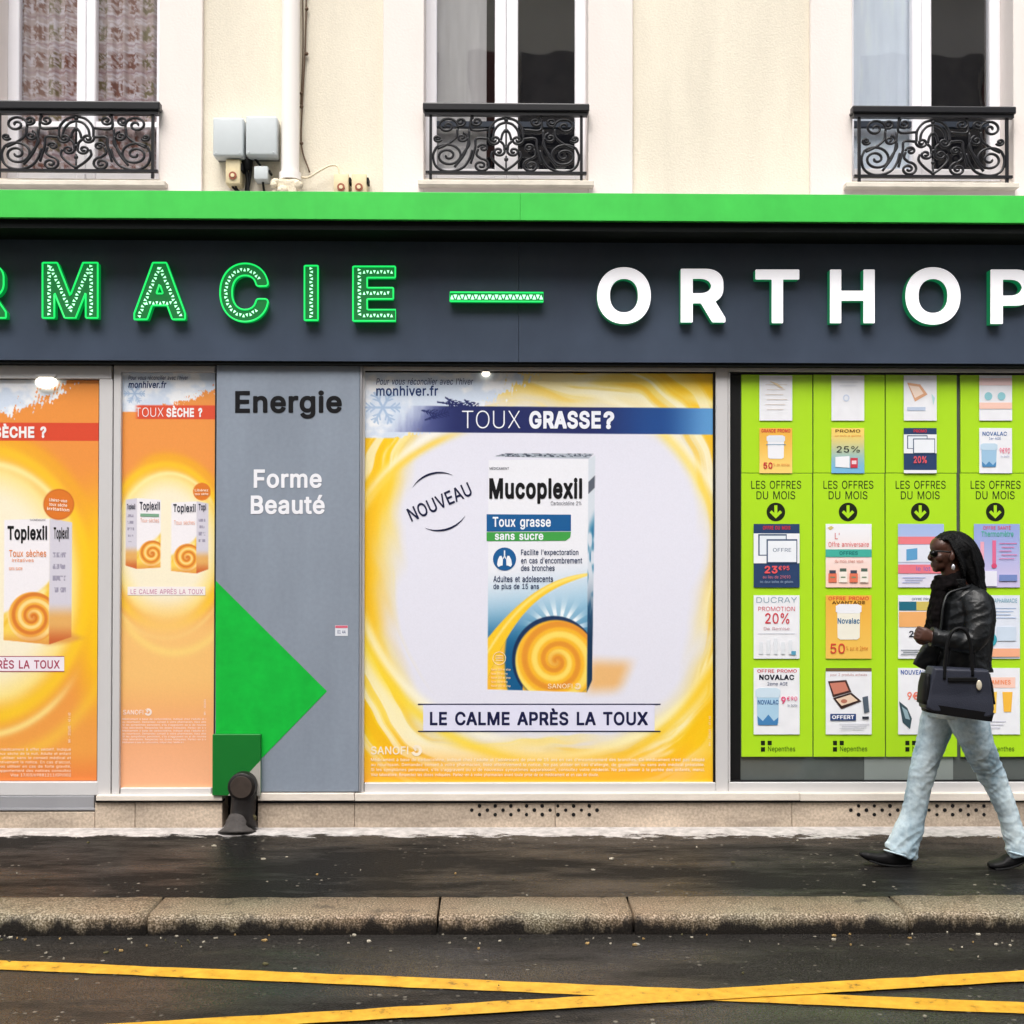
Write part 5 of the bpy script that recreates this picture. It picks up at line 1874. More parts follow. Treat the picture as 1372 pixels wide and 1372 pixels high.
tub = lambda x0, y0, x1, y1, c, c2: [('p', [(x0 + .03, y0 + .13), (x1 - .03, y0 + .13), (x1 - .04, y1 - .03), (x1 - .1, y1), (x0 + .1, y1), (x0 + .04, y1 - .03)], c), ('p', [(x0, y0 + .03), (x0 + .08, y0), (x1 - .08, y0), (x1, y0 + .03), (x1, y0 + .12), (x1 - .06, y0 + .145), (x0 + .06, y0 + .145), (x0, y0 + .12)], c2)]
lines = lambda x0, x1, y0, y1, n, c: [('r', x0 + (k % 2) * .05, y0 + (y1 - y0) * k / n, x1 - (k % 3) * .06, y0 + (y1 - y0) * k / n + .012, c) for k in range(n)]
packs = [('r', .1, .16, .72, .50, (60, 84, 116)), ('r', .13, .185, .70, .485, (232, 238, 246)), ('r', .28, .24, .95, .62, (60, 84, 116)), ('r', .31, .265, .93, .60, (238, 242, 248)), ('t', 'OFFRE', .42, .38, .82, .44, (90, 110, 140), 0)]
fly(0, 0, W_, lines(.18, .85, .2, .85, 6, (222, 210, 200)) + [('p', [(.3, .12), (.55, .18), (.75, .3), (.6, .26)], (226, 206, 170))], 'white flyer with faint lines, topmost on the panel nearest the yellow poster')
fly(0, 1, (GOLD1, (250, 214, 120)), [('t', 'GRANDE PROMO', .06, .02, .94, .1, RD, .02)] + tub(.22, .16, .78, .68, W_, (226, 232, 240)) + [('r', .2, .36, .8, .375, (90, 140, 170)), ('t', '50', .12, .76, .4, .9, RD, .02), ('t', '% de remise', .42, .78, .92, .84, (206, 120, 60), 0)], 'small golden flyer with a white tub above the offer heading')
fly(0, 2, NV, [('t', 'OFFRE DU MOIS', .2, .03, .8, .09, RD, .02), ('r', 0, .15, 1, .62, W_)] + packs + [('t', '23', .24, .66, .52, .78, (232, 92, 96), .03), ('t', '€95', .54, .66, .78, .73, (232, 92, 96), .02), ('t', 'au lieu de 29€90', .2, .81, .8, .86, (210, 120, 130), 0), ('t', 'les deux boîtes de gélules', .14, .89, .86, .94, (150, 170, 200), 0)], 'dark blue flyer with two white boxes right under the first panel badge')
fly(0, 3, W_, [('t', 'DUCRAY', .06, .03, .94, .12, (130, 160, 176), -.005), ('t', 'PROMOTION', .1, .18, .9, .25, (214, 96, 110), 0), ('t', '20%', .25, .28, .78, .45, (206, 62, 78), .01), ('t', 'De Remise', .22, .5, .78, .55, (200, 150, 160), 0), ('r', .1, .6, .9, .608, (200, 204, 214))] + [('r', .12 + .16 * k, .74 - .03 * (k % 3), .2 + .16 * k, .93, (226, 230, 236)) for k in range(5)] + [('r', .82, .88, .92, .94, (90, 160, 190))], 'white flyer announcing twenty percent in thin red type')
fly(0, 4, W_, [('t', 'OFFRE PROMO', .08, .02, .94, .07, RD, .01), ('t', 'NOVALAC', .12, .1, .88, .18, (18, 24, 44), .03), ('t', '2ème AGE', .3, .21, .74, .265, (40, 60, 110), 0)] + tub(.04, .3, .58, .86, (172, 208, 232), (206, 226, 240)) + [('p', [(.08, .72), (.2, .8), (.32, .7), (.44, .8), (.54, .74), (.52, .86), (.1, .86)], (70, 130, 184)), ('t', 'NOVALAC', .09, .48, .54, .55, (40, 90, 150), .02), ('t', '9', .6, .43, .7, .54, (226, 82, 128), .02), ('t', '€90', .72, .43, .95, .49, (226, 82, 128), .01), ('t', 'la boîte', .74, .54, .95, .58, (90, 100, 130), 0)], 'white flyer with a blue milk powder tin at the foot of the first panel')
fly(1, 0, W_, [('e', .45, .5, .1, .08, (206, 216, 236)), ('e', .45, .5, .06, .05, (232, 236, 244))] + lines(.2, .8, .14, .3, 2, (224, 226, 234)), 'nearly blank white flyer with a faint blue ring')
fly(1, 1, ((250, 214, 110), (120, 184, 224)), [('t', 'PROMO', .12, .03, .88, .1, (120, 84, 40), .02), ('t', 'sur toute la gamme', .1, .15, .9, .2, (226, 140, 60), 0), ('t', '25%', .16, .4, .86, .54, (34, 36, 40), 0), ('p', [(.12, .64), (.55, .62), (.55, .88), (.12, .86)], W_), ('r', .58, .66, .8, .88, (206, 62, 80)), ('r', .62, .72, .76, .8, (240, 214, 220))], 'yellow to blue flyer announcing twenty five percent')
fly(1, 2, (W_, (252, 214, 200)), [('p', [(.04, .06), (.12, .03), (.18, .06), (.1, .1)], (206, 190, 120)), ('t', "L'", .2, .14, .3, .24, RD, 0), ('t', 'Offre anniversaire', .06, .28, .94, .36, (222, 90, 90), 0), ('r', 0, .4, 1, .52, TE), ('t', 'OFFRES', .3, .43, .7, .49, (30, 110, 110), .02), ('t', 'du mois chez vous', .2, .56, .82, .61, (200, 110, 90), 0)] + sum([[('r', .06 + .23 * k, .78 - .03 * (k % 2), .24 + .23 * k, .92, (246, 236, 226) if k % 2 else (228, 120, 92)), ('r', .08 + .23 * k, .73 - .03 * (k % 2), .22 + .23 * k, .78 - .03 * (k % 2), (84, 104, 92) if k % 2 else (70, 76, 92)), ('r', .1 + .23 * k, .83, .2 + .23 * k, .85, (120, 140, 110))] for k in range(4)], []), 'white and pink flyer with a teal band and small pots')
fly(1, 3, (GOLD1, (244, 196, 90)), [('t', 'OFFRE PROMO', .06, .02, .94, .08, (226, 92, 60), .015), ('t', 'AVANTAGE', .14, .09, .86, .14, (110, 70, 30), .02)] + tub(.22, .14, .78, .7, (242, 238, 222), W_) + [('t', 'Novalac', .26, .36, .74, .45, (60, 110, 150), .02), ('t', '50', .1, .76, .42, .92, (214, 76, 60), .01), ('t', '% sur le 2ème', .44, .8, .92, .87, (206, 120, 50), 0)], 'large golden flyer with a white tub, fourth down the second panel')
fly(1, 4, W_, [('r', 0, 0, 1, .05, (110, 90, 60)), ('t', 'pour 2 produits achetés', .1, .08, .9, .13, (200, 150, 150), 0), ('p', [(.05, .2), (.45, .18), (.56, .36), (.16, .44)], (74, 48, 44)), ('p', [(.09, .23), (.42, .21), (.5, .34), (.18, .4)], (206, 130, 110)), ('p', [(.16, .45), (.56, .37), (.78, .5), (.34, .62)], (60, 40, 38)), ('p', [(.22, .47), (.54, .4), (.7, .49), (.35, .57)], (232, 206, 180)), ('e', .4, .5, .07, .03, (190, 120, 100)), ('p', [(.8, .44), (.92, .42), (.95, .66), (.84, .68)], (84, 96, 110)), ('r', .1, .69, .66, .79, (44, 70, 124)), ('t', 'OFFERT', .14, .71, .62, .77, W_, .03), ('r', .8, .73, .94, .77, (50, 54, 64))] + lines(.3, .95, .84, .94, 3, (206, 208, 216)), 'white flyer with an open brown make-up palette')
fly(2, 0, W_, [('p', [(.1, .16), (.5, .2), (.72, .42), (.34, .58)], (222, 170, 134)), ('p', [(.16, .22), (.46, .25), (.6, .4), (.34, .5)], (244, 222, 206)), ('r', .1, .7, .66, .78, (190, 204, 226)), ('p', [(.84, .4), (.95, .5), (.9, .66)], (190, 224, 226))], 'white flyer with a pale orange palette sketch')
fly(2, 1, NV, [('t', 'PROMO', .3, .03, .7, .1, RD, .02), ('r', 0, .14, 1, .56, W_)] + [(k[0], k[1], k[2] * .88 + .02, k[3], k[4] * .88 + .02, k[5]) if k[0] == 'r' else k for k in packs[:4]] + [('t', '20%', .3, .62, .7, .78, (220, 92, 104), .03), ('r', 0, .93, 1, 1, W_)], 'small dark blue flyer with white boxes above the heading')
fly(2, 2, ((166, 188, 232), (226, 222, 236)), [('r', 0, .2, 1, .32, (236, 128, 136)), ('r', 0, .33, 1, .6, (226, 230, 242)), ('p', [(.18, .4), (.42, .38), (.42, .56), (.18, .58)], (96, 160, 206)), ('r', 0, .64, 1, .78, (232, 122, 136)), ('t', 'le lot', .4, .67, .7, .74, (120, 110, 190), 0)] + lines(.1, .6, .84, .95, 3, (170, 180, 220)), 'lilac flyer crossed by two pink bands beside the woman face')
fly(2, 3, W_, [('t', 'OFFRE PRIVILÈGE', .3, .03, .9, .08, (90, 110, 130), .01), ('r', .02, .1, .4, .24, (40, 110, 130)), ('r', .4, .1, 1, .24, (210, 190, 100)), ('r', .02, .26, .9, .5, (240, 176, 110)), ('t', '2', .24, .56, .34, .66, (30, 34, 50), .02), ('t', 'achetés', .36, .58, .7, .65, (60, 70, 90), 0)] + lines(.06, .8, .86, .96, 3, (120, 130, 140)), 'white flyer with teal and orange blocks beside the woman hand')
fly(2, 4, W_, [('t', 'NOUVEAU', .06, .03, .6, .1, (70, 100, 170), .02), ('t', '9€', .2, .36, .44, .48, (236, 130, 110), .02), ('p', [(.02, .5), (.2, .6), (.3, .76), (.26, .92), (.1, .82), (.06, .66)], (60, 82, 90)), ('p', [(.08, .58), (.2, .64), (.26, .78), (.16, .76)], (150, 176, 186))], 'white flyer with a dark leaf shape, partly behind the handbag')
fly(3, 0, W_, [('r', 0, .06, 1, .22, (246, 214, 212)), ('e', .28, .46, .12, .09, (150, 206, 216)), ('e', .68, .46, .12, .09, (150, 206, 216)), ('r', 0, .6, 1, .74, (248, 206, 190))], 'white flyer with two teal blots and pale pink bands')
fly(3, 1, W_, [('t', 'NOVALAC', .1, .08, .84, .17, (70, 110, 170), .02), ('t', '1er AGE', .3, .2, .66, .26, (100, 130, 180), 0)] + tub(.04, .34, .56, .86, (160, 198, 226), (196, 220, 238)) + [('p', [(.08, .74), (.2, .82), (.3, .74), (.42, .82), (.52, .74), (.5, .86), (.1, .86)], (80, 140, 190)), ('t', '9€90', .62, .44, .94, .56, (232, 120, 150), .01), ('t', 'la boîte', .66, .6, .92, .65, (150, 160, 190), 0)], 'small white flyer with a blue tin above the heading')
fly(3, 2, ((150, 168, 222), (206, 196, 232)), [('t', 'OFFRE SANTÉ', .2, .02, .8, .09, (216, 96, 130), .015), ('t', 'Thermomètre', .16, .11, .86, .2, (90, 176, 160), .015), ('r', .14, .28, .22, .62, (236, 170, 190)), ('r', .4, .26, .48, .66, (226, 110, 150)), ('e', .44, .66, .06, .04, (214, 80, 120))] + lines(.55, .94, .3, .6, 5, (222, 130, 176)) + [('r', .1, .74, .5, .98, (232, 232, 244)), ('r', .55, .8, .94, .9, (120, 140, 196))], 'lilac flyer with pink thermometers behind the woman head')
fly(3, 3, (226, 232, 244), [('t', 'PARAPHARMACIE', .3, .05, .94, .12, (120, 170, 190), .01)] + lines(.3, .92, .2, .4, 4, (170, 190, 220)) + [('r', .1, .44, .36, .56, (206, 90, 160)), ('e', .3, .7, .2, .13, (60, 160, 176)), ('r', .5, .5, .92, .72, (206, 220, 236)), ('r', 0, .84, 1, .97, (244, 176, 140))], 'pale blue flyer with a teal oval beside the woman back')
fly(3, 4, W_, [('r', .1, .14, .9, .3, (248, 206, 190)), ('t', 'VITAMINES', .2, .18, .8, .25, (240, 140, 90), .02), ('p', [(.3, .36), (.5, .36), (.48, .68), (.32, .68)], (250, 206, 90)), ('p', [(.62, .36), (.84, .36), (.81, .66), (.65, .66)], (248, 190, 70)), ('p', [(.04, .4), (.2, .4), (.18, .64), (.06, .64)], (252, 216, 120))] + lines(.1, .7, .8, .94, 3, (206, 206, 220)), 'white flyer with yellow cups, partly behind the handbag')

for (x0, y0, x1, y1, bgc, items, label) in FL:
    Yq = YG - 0.006
    X0, X1, Z0, Z1 = RW(x0, y0, x1, y1, Yq)
    r_ = thing('flyer', label, 'flyer', ((X0 + X1) / 2, Yq, Z0), 'offer flyers on the green panels')
    two = isinstance(bgc[0], tuple)
    sh = sheet('sheet', x0, y0, x1, y1, Yq, 0.012, (lambda x, y: full(x, bgc[0]) * (1 - ss(y0, y1, y))[..., None] + full(x, bgc[1]) * ss(y0, y1, y)[..., None]) if two else (lambda x, y: full(x, bgc) * (0.965 + 0.05 * fbm(x * 0.12 + len(FL) + x0, y * 0.1, 3))[..., None]), r_, PAPER)
    bml, bmp, ml, mp_ = BM(), BM(), [], []
    fx = lambda u: x0 + u * (x1 - x0)
    fy = lambda v: y0 + v * (y1 - y0)
    for k, it in enumerate(items):
        Yk = Yq - 0.0012 - 0.0004 * k
        if it[0] == 't':
            _, s_, a, b, c_, d, colr, bo = it
            if colr not in ml:
                ml.append(colr)
            tx(bml, s_, fx(a), fy(b), fx(c_), fy(d), Yk, ml.index(colr), bo)
        else:
            colr = it[-1]
            if colr not in mp_:
                mp_.append(colr)
            mi = mp_.index(colr)
            if it[0] == 'r':
                _, a, b, c_, d, _c = it
                flat(bmp, [(fx(a), fy(b)), (fx(c_), fy(b)), (fx(c_), fy(d)), (fx(a), fy(d))], Yk, mi)
            elif it[0] == 'p':
                flat(bmp, [(fx(u), fy(v)) for u, v in it[1]], Yk, mi)
            else:
                _, a, b, c_, d, _c = it
                fdisc(bmp, fx(a), fy(b), c_ * (x1 - x0), d * (y1 - y0), Yk, mi, 20)
    if ml:
        obj_pieces('lettering', bml, [ink(c_) for c_ in ml], r_)
    if mp_:
        obj_pieces('print', bmp, [ink(c_) for c_ in mp_], r_)

# ================================================================== THE WALKING WOMAN AND HER BAG
Y_NEAR = atz(1345, 1163, 0).y          # foot nearer the kerb
Y_FAR = atz(1195, 1159, 0).y
YB = (Y_NEAR + Y_FAR) / 2
PXM = (at(1300, 900, YB) - at(1299, 900, YB)).length     # metres per picture pixel at her


def ring_loft(bm, rings, n=22, sq=2.2, cap=True):
    """rings: (picture x, picture y, depth offset, half width px, half depth m); a closed limb through them"""
    ctr = [at(r[0], r[1], YB + r[2]) for r in rings]
    R_ = []
    for i, r in enumerate(rings):
        t = (ctr[min(i + 1, len(ctr) - 1)] - ctr[max(i - 1, 0)]).normalized()
        dy = Vector((0, 1, 0))
        dy = (dy - t * dy.dot(t)).normalized()
        wx = t.cross(dy).normalized()
        vs = []
        for k in range(n):
            a = 2 * math.pi * k / n
            ca, sa = math.cos(a), math.sin(a)
            ca = math.copysign(abs(ca) ** (2 / sq), ca); sa = math.copysign(abs(sa) ** (2 / sq), sa)
            vs.append(bm.verts.new(ctr[i] + wx * ca * r[3] * PXM + dy * sa * r[4]))
        R_.append(vs)
    for a, b in zip(R_[:-1], R_[1:]):
        for k in range(n):
            bm.faces.new((a[k], a[(k + 1) % n], b[(k + 1) % n], b[k]))
    if cap:
        bm.faces.new(R_[0][::-1]); bm.faces.new(R_[-1])


def dense(rings, n=4):
    """smooth the ring list"""
    P_ = [Vector(r[:3]) for r in rings]
    A = spline(P_, n)
    out = []
    for i, v in enumerate(A):
        q = i / n
        j = min(int(q), len(rings) - 2); f = q - j
        f = f * f * (3 - 2 * f)
        out.append((v.x, v.y, v.z, rings[j][3] * (1 - f) + rings[j + 1][3] * f, rings[j][4] * (1 - f) + rings[j + 1][4] * f))
    return out


def pball(bm, px, py, dy, rx, ry, rz, rotdeg=0):
    """ellipsoid, rx and rz in picture pixels, ry in metres"""
    ball(bm, at(px, py, YB + dy), rx * PXM, ry, rz * PXM, 24, 16, Matrix.Rotation(math.radians(rotdeg), 3, 'Y'))


def fuse(name, bm, voxel, m_, parent, smooth=4, wrinkle=None, label=None):
    """grow the overlapping lofts into one continuous skin"""
    bmesh.ops.recalc_face_normals(bm, faces=bm.faces)
    o = obj(name, bm, m_, parent, label=label)
    md_ = o.modifiers.new('r', 'REMESH'); md_.mode = 'VOXEL'; md_.voxel_size = voxel
    if smooth:
        s_ = o.modifiers.new('s', 'SMOOTH'); s_.factor = 0.5; s_.iterations = smooth
    bpy.context.view_layer.update()
    me = bpy.data.meshes.new_from_object(o.evaluated_get(bpy.context.evaluated_depsgraph_get()))
    o.modifiers.clear()
    old = o.data
    o.data = me
    bpy.data.meshes.remove(old)
    if not me.materials:
        me.materials.append(m_)
    if wrinkle:
        off = worldloc(o)
        co = [(v.co + off, v.normal.copy()) for v in me.vertices]
        for v, (c_, n_) in zip(me.vertices, co):
            v.co += n_ * wrinkle(c_, n_)
    me.shade_smooth()
    return o


def cloth_mat(name, c, rough, spec, weave, var=0.2, scale=6, sheen=0.0):
    m_ = mat(name, c, rough, spec, var=var, scale=scale, bump=0.25, bscale=weave)
    return m_


m_skin = mat('dark_brown_skin', (74, 46, 36), 0.42, 0.45, var=0.12, scale=20)
m_hair = mat('black_hair', (5, 5, 6), 0.5, 0.16, var=0.4, scale=30, streak=(6, 6, 0.4), bump=0.6, bscale=120)
m_leather = mat('black_leather', (15, 17, 19), 0.42, 0.42, var=0.25, scale=12, bump=0.25, bscale=70)
m_scarf = mat('dark_patterned_scarf', (11, 7, 8), 0.9, 0.1, var=0.9, scale=34)
m_shoe = mat('black_suede_shoe', (13, 12, 14), 0.6, 0.3, var=0.2)
m_lens = mat('black_lens', (6, 6, 7), 0.3, 0.25)
m_metal = mat('silver_metal', (220, 220, 225), 0.25, 0.6, metal=0.7)
# washed pale jeans
m_jean, t, p = nmat('pale_washed_denim')
N, L = t.nodes, t.links
tc = N.new('ShaderNodeTexCoord')
n1 = N.new('ShaderNodeTexNoise'); n1.inputs['Scale'].default_value = 7; n1.inputs['Detail'].default_value = 6
n2 = N.new('ShaderNodeTexNoise'); n2.inputs['Scale'].default_value = 60; n2.inputs['Detail'].default_value = 3
mp = N.new('ShaderNodeMapping'); mp.inputs['Scale'].default_value = (1, 1, 0.35)
L.new(tc.outputs['Object'], mp.inputs[0]); L.new(mp.outputs[0], n1.inputs['Vector']); L.new(tc.outputs['Object'], n2.inputs['Vector'])
ad = N.new('ShaderNodeMath'); ad.operation = 'MULTIPLY_ADD'; ad.inputs[1].default_value = 0.3
L.new(n2.outputs[0], ad.inputs[0]); L.new(n1.outputs[0], ad.inputs[2])
cr = N.new('ShaderNodeValToRGB')
cr.color_ramp.elements[0].position = 0.42; cr.color_ramp.elements[0].color = (*lin((122, 152, 170)), 1)
cr.color_ramp.elements[1].position = 0.85; cr.color_ramp.elements[1].color = (*lin((222, 236, 240)), 1)
L.new(ad.outputs[0], cr.inputs[0]); L.new(cr.outputs[0], p.inputs['Base Color'])
p.inputs['Roughness'].default_value = 0.85; p.inputs['Specular IOR Level'].default_value = 0.15
bp = N.new('ShaderNodeBump'); bp.inputs['Strength'].default_value = 0.2; bp.inputs['Distance'].default_value = 0.004
L.new(n2.outputs[0], bp.inputs['Height']); L.new(bp.outputs[0], p.inputs['Normal'])

dN, dF = Y_NEAR - YB, Y_FAR - YB       # depth of the two feet
woman = thing('person', 'woman in black leather jacket, sunglasses and pale jeans striding along the wet pavement', 'person', (at(1280, 1160, YB).x, YB, 0))

LEG_F = [(1272, 925, .055, 31, .095), (1259, 960, .07, 23.5, .088), (1246, 1000, .08, 18.8, .074), (1236, 1035, dF, 16.6, .064), (1230, 1062, dF, 15.8, .06), (1224, 1090, dF, 16, .058),
         (1216, 1118, dF, 20, .064), (1206, 1144, dF, 22.5, .066)]
LEG_N = [(1284, 925, -.055, 31, .095), (1297, 962, -.07, 25.5, .09), (1311, 1000, -.08, 20.5, .076), (1326, 1034, dN, 17.8, .066), (1340, 1064, dN, 14.5, .058), (1351, 1092, dN, 13.2, .054),
         (1359, 1120, dN, 14.2, .056), (1366, 1144, dN, 16, .06)]
thin = lambda rr, k: [(a, b, c_, d * k, e_ * k) for a, b, c_, d, e_ in rr]
SLEEVE = [(1303, 800, -.13, 19, .065), (1309, 812, -.165, 19, .062), (1311, 832, -.19, 17.5, .055), (1308, 852, -.205, 16.5, .052), (1298, 860, -.21, 14.5, .048), (1280, 859, -.215, 12.5, .042), (1262, 856, -.215, 11.5, .038), (1249, 853, -.21, 11.5, .036)]

# ---- body: head, neck, trunk, arms, legs and hands as one skin
bm = BM()
pball(bm, 1276, 736, 0, 23, .073, 23)                 # skull
pball(bm, 1263, 744, 0, 14.5, .062, 19)               # face
pball(bm, 1259, 756, 0, 10.5, .047, 10)               # jaw
pball(bm, 1254.5, 762.5, 0, 5, .026, 4.2)             # chin
pball(bm, 1262, 732, 0, 15.5, .062, 14)               # forehead
ring_loft(bm, dense([(1250, 738, 0, 2.6, .010), (1247.2, 744, 0, 2.8, .012), (1245.3, 748, 0, 2.5, .015), (1249, 750.5, 0, 2.2, .012)]), 12)   # nose
pball(bm, 1249.6, 755.4, 0, 2.6, .021, 1.7)           # lips
pball(bm, 1250.2, 758.4, 0, 2.8, .020, 1.9)
for s_ in (-1, 1):
    pball(bm, 1259, 747.5, s_ * .040, 7, .02, 6)      # cheeks
    pball(bm, 1276, 746, s_ * .072, 4, .012, 7, 12)   # ears
    pball(bm, 1252.5, 741, s_ * .032, 2.6, .013, 2.0)  # eyes
ring_loft(bm, dense([(1272, 752, 0, 14, .055), (1276, 768, 0, 13.5, .055), (1281, 784, 0, 15, .062), (1285, 796, 0, 24, .11)]))
ring_loft(bm, dense([(1286, 790, 0, 20, .10), (1287, 806, 0, 32, .155), (1287, 830, 0, 34, .15), (1284, 865, 0, 32, .135), (1280, 900, 0, 36, .15), (1279, 930, 0, 38, .15)]))
ring_loft(bm, dense(thin(SLEEVE, .74)))
ring_loft(bm, dense([(1292, 802, .14, 15, .05), (1294, 830, .185, 13, .045), (1290, 862, .2, 11, .038), (1281, 892, .2, 9, .032), (1275, 908, .2, 7, .026)]))
ring_loft(bm, dense(thin(LEG_F, .8))); ring_loft(bm, dense(thin(LEG_N, .8)))
ring_loft(bm, dense([(1206, 1140, dF, 10, .035), (1204, 1150, dF, 12, .034), (1186, 1153, dF, 5, .03), (1166, 1150, dF, 4, .026)]))
ring_loft(bm, dense([(1366, 1138, dN, 10, .035), (1362, 1150, dN, 11, .034), (1346, 1156, dN, 5, .03), (1334, 1158, dN, 4, .026)]))


def hand(bm, wx, wy, wd, dirx, diry, sgn, curl):
    """palm, four unequal bent fingers and a thumb; wrist at picture (wx, wy)"""
    L_ = math.hypot(dirx, diry); ux, uy = dirx / L_, diry / L_
    vx, vy = -uy, ux
    q = lambda a, b, dz: (wx + ux * a + vx * b, wy + uy * a + vy * b, wd + dz)
    ring_loft(bm, dense([(*q(-5, 0, 0), 7.2, .023), (*q(1, 0, 0), 7.6, .021), (*q(8, 0, 0), 9.6, .017), (*q(14, 0, sgn * .003), 9.4, .014)]), 16, 2.5)
    for k, (b, l1) in enumerate(((-7.2, 9.5), (-2.6, 11), (2.2, 10.4), (6.6, 8.2))):
        p0, p1 = q(11, b, 0), q(14 + l1 * .42, b * 1.04, sgn * .010 * curl)
        p2 = q(14 + l1 * .62, b * 1.05 + .4, sgn * (.010 + .020 * curl)); p3 = q(14 + l1 * (.62 - .30 * curl), b * 1.03 + .6, sgn * (.016 + .034 * curl))
        ring_loft(bm, dense([(*p0, 2.5, .0092), (*p1, 2.45, .009), (*p2, 2.2, .0084), (*p3, 1.8, .007)], 3), 10)
    ring_loft(bm, dense([(*q(2, -7, sgn * .004), 3, .010), (*q(8, -11.5, sgn * .014), 2.8, .0095), (*q(14, -11.5, sgn * .022), 2.4, .0085), (*q(18, -9, sgn * .024), 1.9, .007)], 3), 10)


hand(bm, 1247, 853, -.208, -10, -3, 1, 1.0)
hand(bm, 1274, 911, .2, -3, 10, -1, .6)
body = fuse('body', bm, .0045, m_skin, woman, 3)

# ---- jeans
bm = BM()
ring_loft(bm, dense([(1279, 902, 0, 38, .155), (1278, 925, 0, 41, .165), (1278, 946, 0, 40, .16), (1278, 960, 0, 34, .13)]))
ring_loft(bm, dense(LEG_F)); ring_loft(bm, dense(LEG_N))


def denim(c_, n_):
    z = c_.z
    k = 0.35 + 0.65 * math.exp(-((z - .48) / .13) ** 2) + 0.75 * math.exp(-((z - .08) / .12) ** 2) + 0.6 * math.exp(-((z - .82) / .08) ** 2)
    a = mnoise.noise(Vector((c_.x * 7 + z * 9, c_.y * 7, z * 20 - c_.x * 14)))
    b = mnoise.noise(Vector((c_.x * 12 - z * 12, c_.y * 12, z * 34 + c_.x * 22 + 5)))
    return (0.0115 * (.3 - abs(a) ** .8) + 0.006 * (.3 - abs(b) ** .8)) * k


fuse('jeans', bm, .006, m_jean, woman, 5, denim)
# hems, seams
bm = BM()
for Lg, q in ((LEG_F, (1206, 1143)), (LEG_N, (1366, 1144))):
    r_ = Lg[-1]
    pts = []
    for k in range(25):
        a = 2 * math.pi * k / 24
        pts.append(at(r_[0] + math.cos(a) * (r_[3] + .4) * .93, r_[1] + 1 + math.cos(a) * r_[3] * .28, YB + r_[2] + math.sin(a) * (r_[4] + .001)))
    tube(bm, pts, .0045, 6)
obj('hem', bm, m_jean, woman, smooth=True)

# ---- shoes
for nm, prof in (('f', [(1222, 1150, dF, 5, .028), (1215, 1148.5, dF, 11, .038), (1203, 1148.5, dF, 11.5, .039), (1190, 1149.5, dF, 9.8, .041), (1176, 1148.8, dF, 7.6, .044), (1162, 1145.8, dF, 6.2, .04), (1152, 1143.5, dF, 3, .02)]),
                 ('n', [(1384, 1138, dN, 6, .03), (1374, 1142, dN, 10, .037), (1362, 1148, dN, 10, .038), (1350, 1153.5, dN, 8.2, .040), (1340, 1157, dN, 5.6, .043), (1330, 1158.6, dN, 4.6, .038), (1324, 1159, dN, 3, .02)])):
    bm = BM()
    ring_loft(bm, dense(prof, 5), 20, 2.6)
    sh_ = fuse('shoe', bm, .005, m_shoe, woman, 3)
    bm = BM()
    lowp = [(x, y + hw * .82, d, 1.5, dd * 1.03) for x, y, d, hw, dd in prof[1:-1]]
    ring_loft(bm, dense(lowp, 4), 16, 4)
    if nm == 'f':
        ring_loft(bm, [(1214, 1156, dF, 7, .032), (1214, 1160.5, dF, 6.5, .031)], 16, 3)
    obj('sole', bm, mat('black_rubber_sole', (20, 20, 21), 0.7, 0.3), sh_, smooth=True, auto=40)

# ---- jacket
bm = BM()
ring_loft(bm, dense([(1288, 783, 0, 17, .085), (1289, 793, 0, 27, .135), (1290, 806, 0, 36, .18), (1290, 826, 0, 38.5, .185), (1287, 850, 0, 39, .172), (1284, 873, 0, 40, .17), (1281, 888, 0, 43.5, .175), (1280.5, 897, 0, 45.5, .178)]), 26, 2.3)
ring_loft(bm, [(1255, 846, -.10, 8, .05), (1249, 866, -.11, 11, .04), (1241, 884, -.115, 13, .026), (1235.5, 896, -.115, 14.5, .013)], 22, 3)
ring_loft(bm, dense(SLEEVE))
ring_loft(bm, dense([(1293, 800, .13, 19, .06), (1296, 830, .19, 17, .056), (1293, 862, .205, 15, .048), (1283, 892, .205, 12, .042), (1278, 902, .205, 11.5, .038)]))


def crease(c_, n_):
    arm = c_.y < YB - .13
    a = mnoise.noise(Vector((c_.x * 12 + c_.z * 6, c_.y * 5, c_.z * 20 - c_.x * 10)))
    b = mnoise.noise(Vector((c_.x * 30, c_.y * 20, c_.z * 44 + c_.x * 20)))
    return (.009 if arm else .005) * (.3 - abs(a) ** .8) + .002 * (.3 - abs(b))


jk = fuse('jacket', bm, .006, m_leather, woman, 4, crease)
bm = BM()                                                # collar, lapel edge, cuff, hem band
tube(bm, spline([at(1305, 781, YB - .03), at(1299, 786, YB - .10), at(1284, 790, YB - .13), at(1270, 796, YB - .135), at(1264, 812, YB - .16), at(1261, 840, YB - .165), at(1256, 868, YB - .16)], 6), .0065, 8)
obj('lapel', bm, m_leather, jk, smooth=True)
bm = BM()
ring_loft(bm, [(1252, 853.5, -.21, 13, .040), (1247.5, 852.8, -.21, 12.6, .039)], 20)
obj('cuff', bm, m_leather, jk, smooth=True, auto=50)
